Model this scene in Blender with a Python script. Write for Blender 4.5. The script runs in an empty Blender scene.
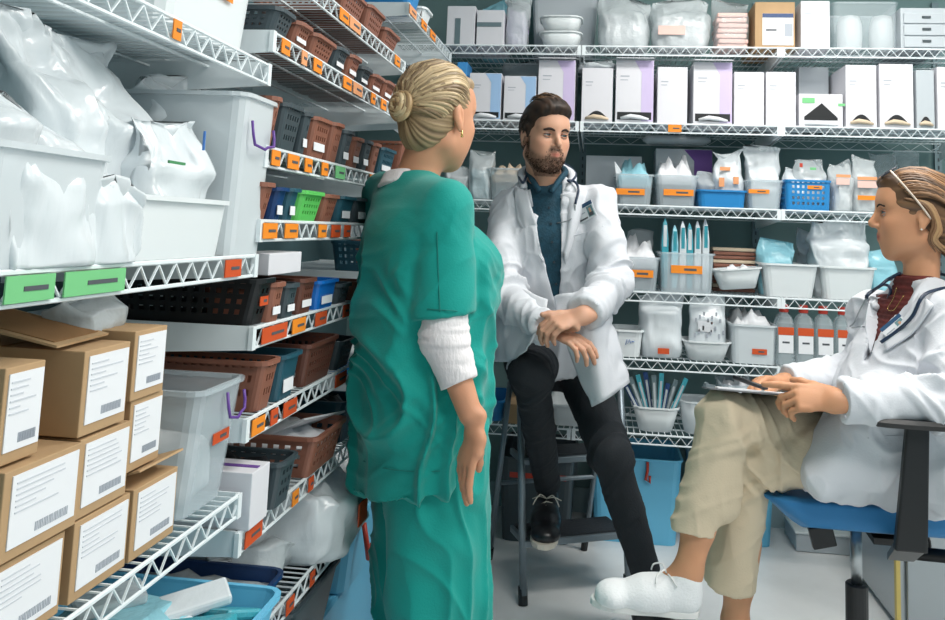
import bpy, bmesh, math, random
import numpy as np
from mathutils import Vector, Matrix, noise
PI = math.pi
sc = bpy.context.scene
COL = sc.collection
random.seed(7)

# ------------------------------------------------------------------ camera, world, lights, exposure
FPX, PPX, PPY, EYE = 800.0, 505.0, 142.0, 1.2
def _n(v): return v/np.linalg.norm(v)
_ay = _n(np.array([95., -90., -800.])); _v = np.array([273., 7300., -800.])
_az = _n(_v-(_v@_ay)*_ay); _ax = np.cross(_ay, _az)
RC = np.array([_ax, _ay, _az])
cam_d = bpy.data.cameras.new('camera'); cam = bpy.data.objects.new('camera', cam_d); COL.objects.link(cam)
cam_d.sensor_width = 36; cam_d.lens = FPX*36/945
cam_d.shift_x = -(PPX-472.5)/945; cam_d.shift_y = -(310-PPY)/945
cam_d.clip_start = 0.05
M4 = Matrix.Identity(4)
for i in range(3):
    for j in range(3): M4[i][j] = RC[i][j]
M4[2][3] = EYE
cam.matrix_world = M4
sc.camera = cam
sc.view_settings.view_transform = 'Standard'; sc.view_settings.look = 'None'
sc.view_settings.gamma = 1.0; sc.view_settings.exposure = 0.0
sc.view_settings.use_curve_mapping = False

w = bpy.data.worlds.new('world'); sc.world = w; w.use_nodes = True
w.node_tree.nodes['Background'].inputs[0].default_value = (0.66, 0.90, 0.95, 1)
w.node_tree.nodes['Background'].inputs[1].default_value = 0.42

def area(name, loc, sx, sy, power, col=(1, 1, 1), rot=(0, 0, 0)):
    l = bpy.data.lights.new(name, 'AREA'); l.shape = 'RECTANGLE'; l.size = sx; l.size_y = sy
    l.energy = power; l.color = col
    o = bpy.data.objects.new(name, l); COL.objects.link(o); o.location = loc; o.rotation_euler = rot
    return o
area('ceiling_lamp_light', (0.75, 2.25, 2.55), 1.2, 0.35, 27, (1, 0.97, 0.93))
area('ceiling_lamp_light', (0.75, 0.7, 2.55), 1.2, 0.35, 27, (1, 0.97, 0.93))
area('lamp_light_from_right', (2.6, 1.2, 2.3), 0.9, 0.9, 27, (1, 0.95, 0.88), (0, math.radians(62), math.radians(-5)))

# ------------------------------------------------------------------ placing helpers
def ray(x, y): return RC@np.array([x-PPX, -(y-PPY), -FPX])
def U(x, y, Y):
    r = ray(x, y); return Vector(np.array([0, 0, EYE])+r*Y/r[1])
def UX(x, y, X):
    r = ray(x, y); return Vector(np.array([0, 0, EYE])+r*X/r[0])
def UZ(x, y, Z):
    r = ray(x, y); return Vector(np.array([0, 0, EYE])+r*(Z-EYE)/r[2])

# ------------------------------------------------------------------ materials
def lin(c):
    def f(v):
        v /= 255.0
        return v/12.92 if v <= 0.04045 else ((v+0.055)/1.055)**2.4
    return (f(c[0]), f(c[1]), f(c[2]), 1)
MATS = {}
def mat(name, col, rough=0.5, metal=0.0, spec=0.5, noise_amt=0.0, nscale=20, bump=0.0, bscale=60, alpha=1.0, trans=0.0, col2=None, sheen=0.0, coat=0.0, stretch=None, sss=0.0, emit=0.0, pattern=None):
    if name in MATS: return MATS[name]
    m = bpy.data.materials.new(name); m.use_nodes = True
    nt = m.node_tree; N = nt.nodes; L = nt.links; b = N['Principled BSDF']
    c = lin(col); b.inputs['Base Color'].default_value = c
    b.inputs['Roughness'].default_value = rough; b.inputs['Metallic'].default_value = metal
    b.inputs['Specular IOR Level'].default_value = spec
    if alpha < 1: b.inputs['Alpha'].default_value = alpha
    if trans: b.inputs['Transmission Weight'].default_value = trans
    if sheen: b.inputs['Sheen Weight'].default_value = sheen
    if coat: b.inputs['Coat Weight'].default_value = coat
    if sss:
        b.inputs['Subsurface Weight'].default_value = sss; b.inputs['Subsurface Radius'].default_value = (0.02, 0.008, 0.004); b.inputs['Subsurface Scale'].default_value = 0.3
    tc = N.new('ShaderNodeTexCoord'); mp = N.new('ShaderNodeMapping'); L.new(tc.outputs['Object'], mp.inputs['Vector'])
    if stretch: mp.inputs['Scale'].default_value = stretch
    if noise_amt or col2:
        tx = N.new('ShaderNodeTexNoise'); tx.inputs['Scale'].default_value = nscale; tx.inputs['Detail'].default_value = 4
        L.new(mp.outputs[0], tx.inputs['Vector'])
        rp = N.new('ShaderNodeValToRGB'); L.new(tx.outputs['Fac'], rp.inputs['Fac'])
        c2 = lin(col2) if col2 else tuple(v*(1-noise_amt) for v in c[:3])+(1,)
        c1 = c if col2 else tuple(min(1, v*(1+noise_amt*0.5)) for v in c[:3])+(1,)
        rp.color_ramp.elements[0].color = c2; rp.color_ramp.elements[1].color = c1
        rp.color_ramp.elements[0].position = 0.35; rp.color_ramp.elements[1].position = 0.65
        L.new(rp.outputs[0], b.inputs['Base Color'])
    if bump:
        t2 = N.new('ShaderNodeTexNoise'); t2.inputs['Scale'].default_value = bscale; t2.inputs['Detail'].default_value = 3
        L.new(mp.outputs[0], t2.inputs['Vector'])
        bp = N.new('ShaderNodeBump'); bp.inputs['Strength'].default_value = bump; bp.inputs['Distance'].default_value = 0.01
        L.new(t2.outputs['Fac'], bp.inputs['Height']); L.new(bp.outputs[0], b.inputs['Normal'])
    if emit:
        b.inputs['Emission Color'].default_value = c; b.inputs['Emission Strength'].default_value = emit
    MATS[name] = m
    return m
def vcol_mat(name, rough=0.5, spec=0.5, bump=0, bscale=80, sss=0.0, stretch=None, sheen=0, fine=0.0, fscale=200):
    """material reading the mesh's own colour attribute (skin, hair tones, printed matter)"""
    if name in MATS: return MATS[name]
    m = mat(name, (200, 200, 200), rough, spec=spec, bump=bump, bscale=bscale, sss=sss, stretch=stretch, sheen=sheen)
    nt = m.node_tree
    a = nt.nodes.new('ShaderNodeVertexColor'); a.layer_name = 'col'
    b = nt.nodes['Principled BSDF']
    nt.links.new(a.outputs['Color'], b.inputs['Base Color'])
    return m
M = dict(
 wire=mat('white epoxy wire', (232, 240, 243), 0.35, spec=0.5),
 wplast=mat('white plastic', (226, 232, 234), 0.4),
 wpan=mat('white wall paint', (170, 190, 194), 0.7),
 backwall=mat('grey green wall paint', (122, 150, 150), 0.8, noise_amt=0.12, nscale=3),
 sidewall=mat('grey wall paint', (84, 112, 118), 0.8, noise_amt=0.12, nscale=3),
 ceil=mat('ceiling paint', (190, 205, 210), 0.9),
 floor=mat('pale vinyl floor', (232, 234, 234), 0.32, noise_amt=0.07, nscale=5, bump=0.02),
 steel=mat('brushed steel', (170, 176, 180), 0.28, metal=0.9),
 track=mat('grey steel track', (120, 140, 146), 0.45, metal=0.4),
 orange=mat('orange label', (240, 140, 30), 0.6), rorange=mat('red orange label', (205, 80, 30), 0.6),
 peach=mat('peach label', (232, 160, 110), 0.6), greenl=mat('green label', (118, 196, 132), 0.6),
 ink=mat('printed ink', (80, 84, 90), 0.7), inkb=mat('blue ink', (70, 120, 190), 0.7), gink=mat('dark green ink', (70, 140, 90), 0.7),
 black=mat('black plastic', (22, 24, 27), 0.4), dgrey=mat('dark grey plastic', (62, 74, 80), 0.45),
 brown=mat('brown plastic', (142, 92, 74), 0.5, noise_amt=0.1, nscale=8), dbrown=mat('dark brown plastic', (96, 58, 46), 0.5),
 teal=mat('dark teal plastic', (40, 84, 100), 0.4), navy=mat('navy plastic', (24, 60, 110), 0.4),
 green=mat('bright green plastic', (96, 196, 96), 0.4), blue=mat('blue plastic', (38, 132, 196), 0.38),
 lblue=mat('light blue plastic', (104, 186, 222), 0.38), bblue=mat('vivid blue plastic', (20, 105, 190), 0.38),
 card=mat('cardboard', (184, 152, 114), 0.85, noise_amt=0.1, nscale=9), dcard=mat('cardboard inside', (150, 112, 72), 0.9),
 paper=mat('white paper', (232, 234, 238), 0.8), gpaper=mat('grey print', (172, 178, 188), 0.8), g2paper=mat('pale grey print', (205, 209, 216), 0.8),
 wbox=mat('white carton', (222, 222, 228), 0.65, noise_amt=0.03, nscale=6), gbox=mat('grey carton', (186, 194, 200), 0.7),
 lilac=mat('lilac print', (205, 190, 226), 0.65), violet=mat('violet print', (110, 72, 150), 0.6), skyp=mat('sky blue print', (160, 195, 232), 0.65),
 purple=mat('purple zip tie', (104, 66, 152), 0.4), pink=mat('pink packet', (236, 196, 186), 0.6),
 red=mat('red plastic', (190, 60, 40), 0.45), redcap=mat('red cap', (170, 52, 40), 0.4), cream=mat('cream packet', (216, 196, 170), 0.7),
 bagw=mat('white plastic bag', (220, 227, 231), 0.22, bump=0.12, bscale=50, stretch=(1, 1, 0.3), spec=0.6),
 bagg=mat('grey plastic bag', (206, 214, 218), 0.25, bump=0.6, bscale=30, spec=0.6, alpha=0.85),
 bagt=mat('clear plastic bag', (222, 230, 233), 0.16, bump=0.7, bscale=30, spec=0.7, alpha=0.6),
 bagtt=mat('thin clear plastic bag', (224, 232, 236), 0.14, bump=0.7, bscale=26, spec=0.7, alpha=0.28),
 bagb=mat('blue tinted bag', (150, 208, 222), 0.25, bump=0.5, bscale=30, spec=0.6),
 tealpk=mat('teal packet', (60, 160, 176), 0.3, bump=0.3), bluepk=mat('blue packet', (70, 150, 215), 0.35),
 clear=mat('frosted clear plastic', (216, 228, 234), 0.25, alpha=0.33, spec=0.6), clear3=mat('very clear plastic', (216, 228, 234), 0.2, alpha=0.18, spec=0.6), clear2=mat('frosted white plastic', (226, 234, 238), 0.35, alpha=0.72),
 tapeY=mat('yellow edging', (214, 190, 110), 0.6),
)
# ------------------------------------------------------------------ mesh builder
class MB:
    def __init__(s): s.v = []; s.f = []; s.m = []; s.mats = []
    def mi(s, m):
        if m not in s.mats: s.mats.append(m)
        return s.mats.index(m)
    def add(s, vs, fs, m):
        k = len(s.v); i = s.mi(m)
        s.v += [tuple(v) for v in vs]; s.f += [tuple(k+a for a in f) for f in fs]; s.m += [i]*len(fs)
    def box(s, c, d, m, rot=None, taper=1.0):
        x, y, z = d[0]/2, d[1]/2, d[2]/2; vs = []
        for sz in (-1, 1):
            t = taper if sz > 0 else 1.0
            for sx, sy in ((-1, -1), (1, -1), (1, 1), (-1, 1)):
                p = Vector((sx*x*t, sy*y*t, sz*z))
                if rot: p = rot@p
                vs.append(p+Vector(c))
        s.add(vs, [(3, 2, 1, 0), (4, 5, 6, 7), (0, 1, 5, 4), (1, 2, 6, 5), (2, 3, 7, 6), (3, 0, 4, 7)], m)
    def tube(s, pts, r, m, n=8, closed=False, cap=True):
        pts = [Vector(p) for p in pts]; N = len(pts); rs = r if hasattr(r, '__len__') else [r]*N
        vs = []; prev = None
        for i, p in enumerate(pts):
            a = pts[i-1] if (i > 0 or closed) else p; b = pts[(i+1) % N] if (i < N-1 or closed) else p
            t = (b-a).normalized()
            if prev is None:
                u = t.cross(Vector((0, 0, 1)))
                if u.length < 1e-3: u = t.cross(Vector((1, 0, 0)))
            else: u = prev-t*prev.dot(t)
            u.normalize(); prev = u; w_ = t.cross(u)
            for k in range(n):
                an = 2*PI*(k+0.5)/n; vs.append(p+(u*math.cos(an)+w_*math.sin(an))*rs[i])
        fs = []
        for i in range(N if closed else N-1):
            for k in range(n):
                a = i*n+k; b = i*n+(k+1) % n; j = ((i+1) % N)*n
                fs.append((a, j+k, j+(k+1) % n, b)[::-1])
        if cap and not closed:
            fs.append(tuple(range(n))[::-1]); fs.append(tuple((N-1)*n+k for k in range(n)))
        s.add(vs, fs, m)
    def loft(s, rings, m, caps=(True, True)):
        n = len(rings[0]); vs = [p for r in rings for p in r]; fs = []
        for i in range(len(rings)-1):
            for k in range(n):
                fs.append((i*n+k, i*n+(k+1) % n, (i+1)*n+(k+1) % n, (i+1)*n+k))
        if caps[0]: fs.append(tuple(range(n))[::-1])
        if caps[1]: fs.append(tuple((len(rings)-1)*n+k for k in range(n)))
        s.add(vs, fs, m)
    def lathe(s, prof, m, n=20, c=(0, 0, 0), caps=(True, True)):
        rings = [[Vector((r*math.cos(2*PI*k/n)+c[0], r*math.sin(2*PI*k/n)+c[1], z+c[2])) for k in range(n)] for r, z in prof]
        s.loft(rings, m, caps)
    def build(s, name, parent=None, smooth=False, bevel=0.0, loc=None, solid=0.0, seg=2):
        me = bpy.data.meshes.new(name); me.from_pydata(s.v, [], s.f)
        for m in s.mats: me.materials.append(m)
        me.polygons.foreach_set('material_index', s.m)
        if smooth: me.polygons.foreach_set('use_smooth', [True]*len(me.polygons))
        me.update()
        o = bpy.data.objects.new(name, me); COL.objects.link(o)
        if parent: o.parent = parent
        if loc is not None: o.location = loc
        if solid:
            md = o.modifiers.new('solid', 'SOLIDIFY'); md.thickness = solid; md.offset = 0
        if bevel:
            md = o.modifiers.new('bevel', 'BEVEL'); md.width = bevel; md.segments = seg; md.limit_method = 'ANGLE'; md.angle_limit = math.radians(40)
        return o
def rrect(w_, d, z, r, n=4, cx=0, cy=0):
    out = []; r = min(r, w_/2-1e-4, d/2-1e-4)
    for (sx, sy, a0) in ((1, 1, 0), (-1, 1, 90), (-1, -1, 180), (1, -1, 270)):
        for k in range(n+1):
            a = math.radians(a0+90*k/n)
            out.append(Vector((cx+sx*(w_/2-r)+r*math.cos(a), cy+sy*(d/2-r)+r*math.sin(a), z)))
    return out
def tag(o, label=None, cat=None, group=None, kind=None):
    if label: o['label'] = label
    if cat: o['category'] = cat
    if group: o['group'] = group
    if kind: o['kind'] = kind
    return o
def thing(name, label, cat, loc=(0, 0, 0), rz=0.0, group=None):
    o = bpy.data.objects.new(name, None); COL.objects.link(o); o.location = loc; o.rotation_euler = (0, 0, rz); o.empty_display_size = 0.05
    return tag(o, label, cat, group)
def struct(mb, name, **k):
    return tag(mb.build(name, **k), kind='structure')
def copy_tree(o, parent=None):
    c = o.copy(); COL.objects.link(c)
    if parent: c.parent = parent
    for ch in list(o.children): copy_tree(ch, c)
    return c
# ------------------------------------------------------------------ the room
WX, WY = -1.14, 3.62
b = MB(); b.box((0.95, 1.0, -0.05), (4.3, 5.6, 0.1), M['floor']); struct(b, 'floor')
b = MB(); b.box((0.95, 1.0, 2.65), (4.3, 5.6, 0.1), M['ceil']); struct(b, 'ceiling')
b = MB(); b.box((0.95, WY+0.05, 1.3), (4.3, 0.1, 2.6), M['backwall']); struct(b, 'wall_back')
b = MB(); b.box((WX-0.05, 1.0, 1.3), (0.1, 5.6, 2.6), M['sidewall']); struct(b, 'wall_left')
for i, x in enumerate((-0.085, 0.672, 1.43)):
    b = MB(); b.box((x, WY-0.008, 1.2), (0.028, 0.016, 2.1), M['track'])
    for k in range(60): b.box((x, WY-0.0165, 0.2+k*0.034), (0.006, 0.002, 0.016), M['dgrey'])
    struct(b, 'trim_%d' % (i+1))
for i, y in enumerate((0.42, 1.363, 2.335)):
    b = MB(); b.box((WX+0.008, y, 1.2), (0.016, 0.028, 2.1), M['track']); struct(b, 'trim_%d' % (i+4))
b = MB(); b.box((0.95, WY-0.006, 0.05), (4.18, 0.012, 0.1), M['wpan']); struct(b, 'baseboard_back')
for y in (2.25, 0.7):
    t = thing('ceiling_light', 'recessed ceiling light panel %s' % ('above the step ladder' if y > 1 else 'nearest the viewer, overhead'), 'ceiling light', (0.75, y, 2.6))
    b = MB()
    for sx, sy, dx, dy in ((0, 0.3, 1.4, 0.04), (0, -0.3, 1.4, 0.04), (0.68, 0, 0.04, 0.56), (-0.68, 0, 0.04, 0.56)): b.box((sx, sy, -0.015), (dx, dy, 0.03), M['wplast'])
    b.build('frame', t)
    b = MB(); b.box((0, 0, -0.008), (1.32, 0.56, 0.008), mat('lit diffuser', (255, 250, 240), 0.5, emit=2.0)); b.build('diffuser', t)

# ------------------------------------------------------------------ wire shelves (front rail along +X locally, deck runs back to +Y)
_shelf_cache = {}
def shelf_parts(L, D, flip):
    key = (L, D)
    if key in _shelf_cache: return _shelf_cache[key]
    W = M['wire']; out = {}
    b = MB(); h = 0.034
    b.tube([(0, 0, 0), (L, 0, 0)], 0.0035, W, 6); b.tube([(0, 0, -h), (L, 0, -h)], 0.003, W, 6)
    n = int(round(L/0.023)); n += n % 2
    b.tube([(L*i/n, 0, (-h+0.003 if i % 2 else -0.003)) for i in range(n+1)], 0.0022, W, 4)
    for x in (0.003, L-0.003): b.box((x, 0, -h/2), (0.014, 0.008, h+0.006), W)
    out['front_rail'] = b
    b = MB(); b.tube([(0, D, 0), (L, D, 0)], 0.003, W, 5); b.tube([(0, D, -h), (L, D, -h)], 0.003, W, 5)
    n = int(round(L/0.045)); n += n % 2
    b.tube([(L*i/n, D, (-h+0.003 if i % 2 else -0.003)) for i in range(n+1)], 0.002, W, 4)
    out['rear_rail'] = b
    b = MB(); n = int(round(L/0.0225))
    for i in range(1, n): b.tube([(L*i/n, 0, 0.0015), (L*i/n, D, 0.0015)], 0.0017, W, 4)
    for k in (0.25, 0.5, 0.75): b.tube([(0, D*k, -0.003), (L, D*k, -0.003)], 0.003, W, 5)
    out['deck'] = b
    br = []
    for x in (0.0015, L-0.0015):
        b = MB(); t = 0.0015
        prof = [(0, 0.004), (0, -h-0.003), (D*0.9, -h-0.03), (D+0.02, -h-0.035), (D+0.02, 0.004)]
        b.loft([[Vector((x-t, p, q)) for p, q in prof], [Vector((x+t, p, q)) for p, q in prof]], W); br.append(b)
    out['bracket'] = br
    _shelf_cache[key] = out; return out
_mesh_cache = {}
def shelf(label, loc, L, D, rz=0.0, group=None, labels=()):
    t = thing('wire_shelf', label, 'shelf', loc, rz, group)
    P = shelf_parts(L, D, 0)
    for nm in ('front_rail', 'rear_rail', 'deck'):
        k = (nm, L, D)
        if k in _mesh_cache:
            o = _mesh_cache[k].copy(); COL.objects.link(o); o.parent = t
        else:
            o = P[nm].build(nm, t); _mesh_cache[k] = o
    for i, bb in enumerate(P['bracket']):
        k = ('bracket', i, L, D)
        if k in _mesh_cache:
            o = _mesh_cache[k].copy(); COL.objects.link(o); o.parent = t
        else:
            o = bb.build('bracket', t); _mesh_cache[k] = o
    for (x, wd, mk) in labels:
        b = MB(); b.box((x, -0.006, -0.017), (wd, 0.002, 0.028), M[mk])
        b.box((x+wd*0.1, -0.0074, -0.017), (wd*0.5, 0.0008, 0.005), M['ink'])
        o = b.build('shelf_label', t)
        o['label'] = {'orange': 'orange paper label', 'rorange': 'red orange paper label', 'peach': 'pale orange paper label', 'greenl': 'green paper label'}[mk]
    return t
BZ = dict(a=1.924, b=1.622, c=1.306, d=0.981, e=0.731, f=0.462)
words = dict(a='highest', b='second highest', c='third from the top', d='fourth from the top', e='fifth from the top', f='lowest')
BYF = 3.1
blab = {('b', 1): [(0.358, 0.05, 'orange')]}
for k, z in BZ.items():
    for u, (x0, nm) in enumerate(((-0.845, 'left of the seated man'), (-0.085, 'in the middle, behind the man'), (0.672, 'on the right, behind the woman'))):
        shelf('back wall shelf, %s one %s' % (words[k], nm), (x0+0.002, BYF, z), 0.748, 0.45, 0, 'back wall shelves', blab.get((k, u), ()))
# left row: local +X runs along world +Y when rz=90deg would send depth to -X
def lshelf(label, y0, z, L, labels=(), D=0.46):
    return shelf(label, (-0.6, y0, z), L, D, PI/2, 'left wall shelves', labels)
LU1 = [1.476, 1.136, 0.732]; LU2 = [1.687, 1.540, 1.330, 1.197, 1.009, 0.853, 0.665, 0.457]
def ly(x, y): return UX(x, y, -0.6)[1]
def lab(y0, *a):
    out = []
    for (xa, ya, xb, yb, mk) in a:
        p, q = ly(xa, ya), ly(xb, yb); out.append(((p+q)/2-y0, abs(q-p), mk))
    return out
Y1, Y2, Y3 = 0.42, 1.366, 2.34
lshelf('near white wire shelf overhead, with a white tub on it', Y1, 1.476, 0.94, lab(Y1, (170, 18, 178, 22, 'orange')))
lshelf('near white wire shelf under the bags, with two green labels', Y1, 1.136, 0.94, lab(Y1, (0, 282, 50, 277, 'greenl'), (60, 276, 121, 269, 'greenl'), (222, 262, 238, 260, 'rorange')))
lshelf('near white wire shelf carrying the cardboard boxes', Y1, 0.732, 0.94)
n2 = ['top', 'second', 'third', 'fourth', 'fifth', 'sixth', 'seventh', 'lowest']
L2 = [
 [(337, 18, 346, 24, 'orange'), (347, 26, 358, 31, 'peach'), (393, 57, 398, 62, 'orange')],
 [(279, 40, 287, 47, 'orange'), (299, 54, 304, 61, 'peach'), (311, 62, 319, 68, 'orange'), (341, 80, 349, 85, 'orange'), (351, 86, 360, 90, 'peach'), (369, 95, 373, 100, 'orange'), (379, 101, 384, 105, 'orange')],
 [(270, 138, 278, 143, 'orange'), (286, 143, 297, 147, 'orange'), (303, 150, 310, 153, 'orange'), (320, 153, 326, 158, 'orange'), (334, 158, 343, 162, 'greenl'), (368, 166, 374, 170, 'orange'), (375, 168, 380, 171, 'orange')],
 [(260, 229, 274, 231, 'orange'), (282, 228, 295, 228, 'orange'), (316, 227, 324, 227, 'orange'), (329, 228, 338, 228, 'rorange'), (342, 228, 348, 228, 'rorange')],
 [(259, 333, 284, 326, 'rorange'), (290, 320, 303, 316, 'orange'), (313, 316, 324, 313, 'rorange'), (341, 307, 347, 305, 'rorange')],
 [(249, 424, 262, 414, 'orange'), (268, 412, 275, 407, 'rorange'), (281, 404, 294, 397, 'rorange'), (333, 378, 344, 373, 'rorange')],
 [(242, 536, 259, 522, 'rorange'), (305, 500, 310, 492, 'rorange'), (290, 492, 296, 488, 'orange')],
 [(307, 590, 312, 576, 'rorange'), (283, 615, 291, 602, 'rorange')]]
for i, z in enumerate(LU2):
    lshelf('middle white wire shelf of the left row, %s from the top' % n2[i] if i < 7 else 'middle white wire shelf of the left row, lowest one, by the dark grey bin', Y2, z, 0.96 if i < 7 else 0.60, lab(Y2, *L2[i]))
for i, z in enumerate((1.875, 1.62, 1.36, 1.05, 0.74)):
    lshelf('far white wire shelf of the left row, %s from the top' % n2[i], Y3, z, 0.70, lab(Y3, (407, 20, 414, 26, 'peach'), (419, 40, 424, 45, 'orange'), (428, 48, 433, 54, 'orange')) if i == 0 else ())
# ------------------------------------------------------------------ generators for the goods
def Yx(x, X, Z):
    f_ = lambda Y: (lambda c: c[0]*FPX+(x-PPX)*c[2])(RC.T@np.array([X, Y, Z-EYE]))
    a, b_ = f_(0.), f_(1.); return -a/(b_-a)
def Xx(x, Y, Z):
    f_ = lambda X: (lambda c: c[0]*FPX+(x-PPX)*c[2])(RC.T@np.array([X, Y, Z-EYE]))
    a, b_ = f_(0.), f_(1.); return -a/(b_-a)
def Zy(y, X, Y):
    f_ = lambda Z: (lambda c: c[1]*FPX+(PPY-y)*c[2])(RC.T@np.array([X, Y, Z-EYE]))
    a, b_ = f_(0.), f_(1.); return -a/(b_-a)
# every generator: local x across 0..w, y into the shelf 0..d, z up 0..h
def open_shell(b, w_, d, h, m, taper=0.88, r=0.015, holes=None, nx=0, ny=0, z0=0.0):
    """single-walled open box with optional punched grid holes; holes=(rows)"""
    nx = nx or 1; ny = ny or 1
    def ring(z, t):
        W, D = w_*t, d*t; cx, cy = w_/2, d/2; pts = []
        rr = min(r, W/3, D/3)
        corners = ((1, -1), (1, 1), (-1, 1), (-1, -1))
        # start front-left going right along the front
        sides = [((-W/2+rr, -D/2), (W/2-rr, -D/2), nx, -90), ((W/2, -D/2+rr), (W/2, D/2-rr), ny, 0), ((W/2-rr, D/2), (-W/2+rr, D/2), nx, 90), ((-W/2, D/2-rr), (-W/2, -D/2+rr), ny, 180)]
        cc = [(W/2-rr, -D/2+rr), (W/2-rr, D/2-rr), (-W/2+rr, D/2-rr), (-W/2+rr, -D/2+rr)]
        for si, (p, q, n, a0) in enumerate(sides):
            for k in range(n+1):
                u = k/n; pts.append(Vector((cx+p[0]+(q[0]-p[0])*u, cy+p[1]+(q[1]-p[1])*u, z)))
            c = cc[si]
            for k in (1, 2):
                a = math.radians(a0+30*k); pts.append(Vector((cx+c[0]+rr*math.cos(a), cy+c[1]+rr*math.sin(a), z)))
        return pts
    flags = []
    for n in (nx, ny, nx, ny):
        flags += [(k % 2 == 1) for k in range(n)]+[False]*3
    rows = 2*holes+3 if holes else 1
    zs = [z0+h*k/rows for k in range(rows+1)]
    rings = [ring(z, taper+(1-taper)*(z-z0)/h) for z in zs]; n = len(rings[0])
    vs = [p for r_ in rings for p in r_]; fs = [tuple(range(n))[::-1]]
    for i in range(rows):
        hr = holes and (i % 2 == 0) and 2 <= i < rows
        for k in range(n):
            if hr and flags[k % len(flags)]: continue
            fs.append((i*n+k, i*n+(k+1) % n, (i+1)*n+(k+1) % n, (i+1)*n+k))
    b.add(vs, fs, m); return rings[-1]
def rim(b, w_, d, z, m, out=0.006, hh=0.008, r=0.016):
    a = rrect(w_+2*out, d+2*out, z-hh, r+out, 3, w_/2, d/2); c = rrect(w_+2*out, d+2*out, z, r+out, 3, w_/2, d/2)
    e = rrect(w_-0.004, d-0.004, z, r, 3, w_/2, d/2); g = rrect(w_-0.004, d-0.004, z-hh, r, 3, w_/2, d/2)
    b.loft([g, a, c, e], m, (False, False)); 
    n = len(a); k = len(b.v)-4*n; i = b.mi(m)
    for q in range(n): b.f.append((k+3*n+q, k+3*n+(q+1) % n, k+(q+1) % n, k+q)); b.m.append(i)
def front_label(t, x0, x1, z0, z1, mk, y=-0.0015, lean=0.0, ink=True, name='label', lb=None):
    b = MB(); b.box(((x0+x1)/2, y+lean*0, (z0+z1)/2), (x1-x0, 0.0012, z1-z0), M[mk])
    if ink: b.box((x0+(x1-x0)*0.62, y-0.0008, (z0+z1)/2), ((x1-x0)*0.4, 0.0005, (z1-z0)*0.3), M['ink'])
    o = b.build(name, t); o['label'] = lb or {'orange': 'orange paper label', 'rorange': 'red orange paper label', 'greenl': 'green paper label'}.get(mk, 'white paper label'); return o
def fill(t, w_, d, z, m, hump=0.02, seed=0, name='contents', x0=0.0, y0=0.0, rough=0.5, solid=True):
    nx, ny = 12, 10; vs = []; fs = []; 
    for j in range(ny+1):
        for i in range(nx+1):
            u, v = i/nx, j/ny; e = min(1, 5*min(u, 1-u, v, 1-v))
            q = noise.noise(Vector((u*4+seed*3.1, v*4, seed)))+0.5*noise.noise(Vector((u*9, v*9+seed, 2.0)))
            vs.append((x0+u*w_, y0+v*d, z+e*(hump*0.6+hump*q*rough*2)))
    for j in range(ny):
        for i in range(nx): k = j*(nx+1)+i; fs.append((k, k+1, k+nx+2, k+nx+1))
    b = MB(); b.add(vs, fs, m)
    if solid:      # give the heap depth
        edge = [i for i in range(nx+1)]+[(j+1)*(nx+1)-1 for j in range(1, ny+1)]+[ny*(nx+1)+i for i in range(nx-1, -1, -1)]+[j*(nx+1) for j in range(ny-1, 0, -1)]
        k0 = len(b.v); b.v += [(b.v[e][0]*0.96+0.02*w_, b.v[e][1]*0.96+0.02*d, z-min(0.03, z*0.8)) for e in edge]; n = len(edge); i_ = b.mi(m)
        for q in range(n): b.f.append((edge[q], k0+q, k0+(q+1) % n, edge[(q+1) % n])); b.m.append(i_)
    return b.build(name, t, smooth=True)
def put(t, place):
    t.location = place[0]; t.rotation_euler = (0, 0, place[1]); return t
def basket(label, w_, d, h, col, holes=3, cat='basket', name='perforated_basket', group=None, cont=None, lab_=None, step=0.014, place=None, taper=0.88):
    t = thing(name, label, cat, group=group)
    b = MB(); nx = max(3, int(w_/step)); nx += 1-nx % 2; ny = max(3, int(d/step)); ny += 1-ny % 2
    open_shell(b, w_, d, h, M[col], taper, 0.012, holes, nx, ny)
    b.build('body', t, solid=0.002)
    b = MB(); rim(b, w_, d, h, M[col]); b.build('rim', t, smooth=False)
    if cont: fill(t, w_*0.9, d*0.88, h*0.6, M[cont], h*0.35, len(label), x0=w_*0.05, y0=d*0.06)
    if lab_:
        z = lab_[2]*h; lean = (1-(taper+(1-taper)*lab_[2]))*d/2
        front_label(t, w_*lab_[0], w_*lab_[1], z-0.1*h, z+0.1*h, lab_[3], y=lean-0.003, ink=lab_[3] != 'paper')
    return put(t, place) if place else t
def tub(label, w_, d, h, col, taper=0.86, cat='tub', name='plastic_tub', group=None, cont=None, lab_=None, r=0.022, place=None, clvl=0.7, hump=0.4, solid=0.002):
    t = thing(name, label, cat, group=group)
    b = MB(); open_shell(b, w_, d, h, M[col], taper, r); b.build('body', t, solid=solid, smooth=False)
    b = MB(); rim(b, w_, d, h, M[col], 0.007, 0.007, r); b.build('rim', t)
    if cont:
        tt = taper+(1-taper)*clvl*0.8
        fill(t, w_*tt*0.94, d*tt*0.94, h*clvl, M[cont], h*hump, len(label), x0=w_*(1-tt*0.94)/2, y0=d*(1-tt*0.94)/2)
    if lab_:
        z = lab_[2]*h; lean = (1-(taper+(1-taper)*lab_[2]))*d/2
        front_label(t, w_*lab_[0], w_*lab_[1], z-lab_[4]*h, z+lab_[4]*h, lab_[3], y=lean-0.004, ink=lab_[3] != 'paper')
    return put(t, place) if place else t
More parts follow.
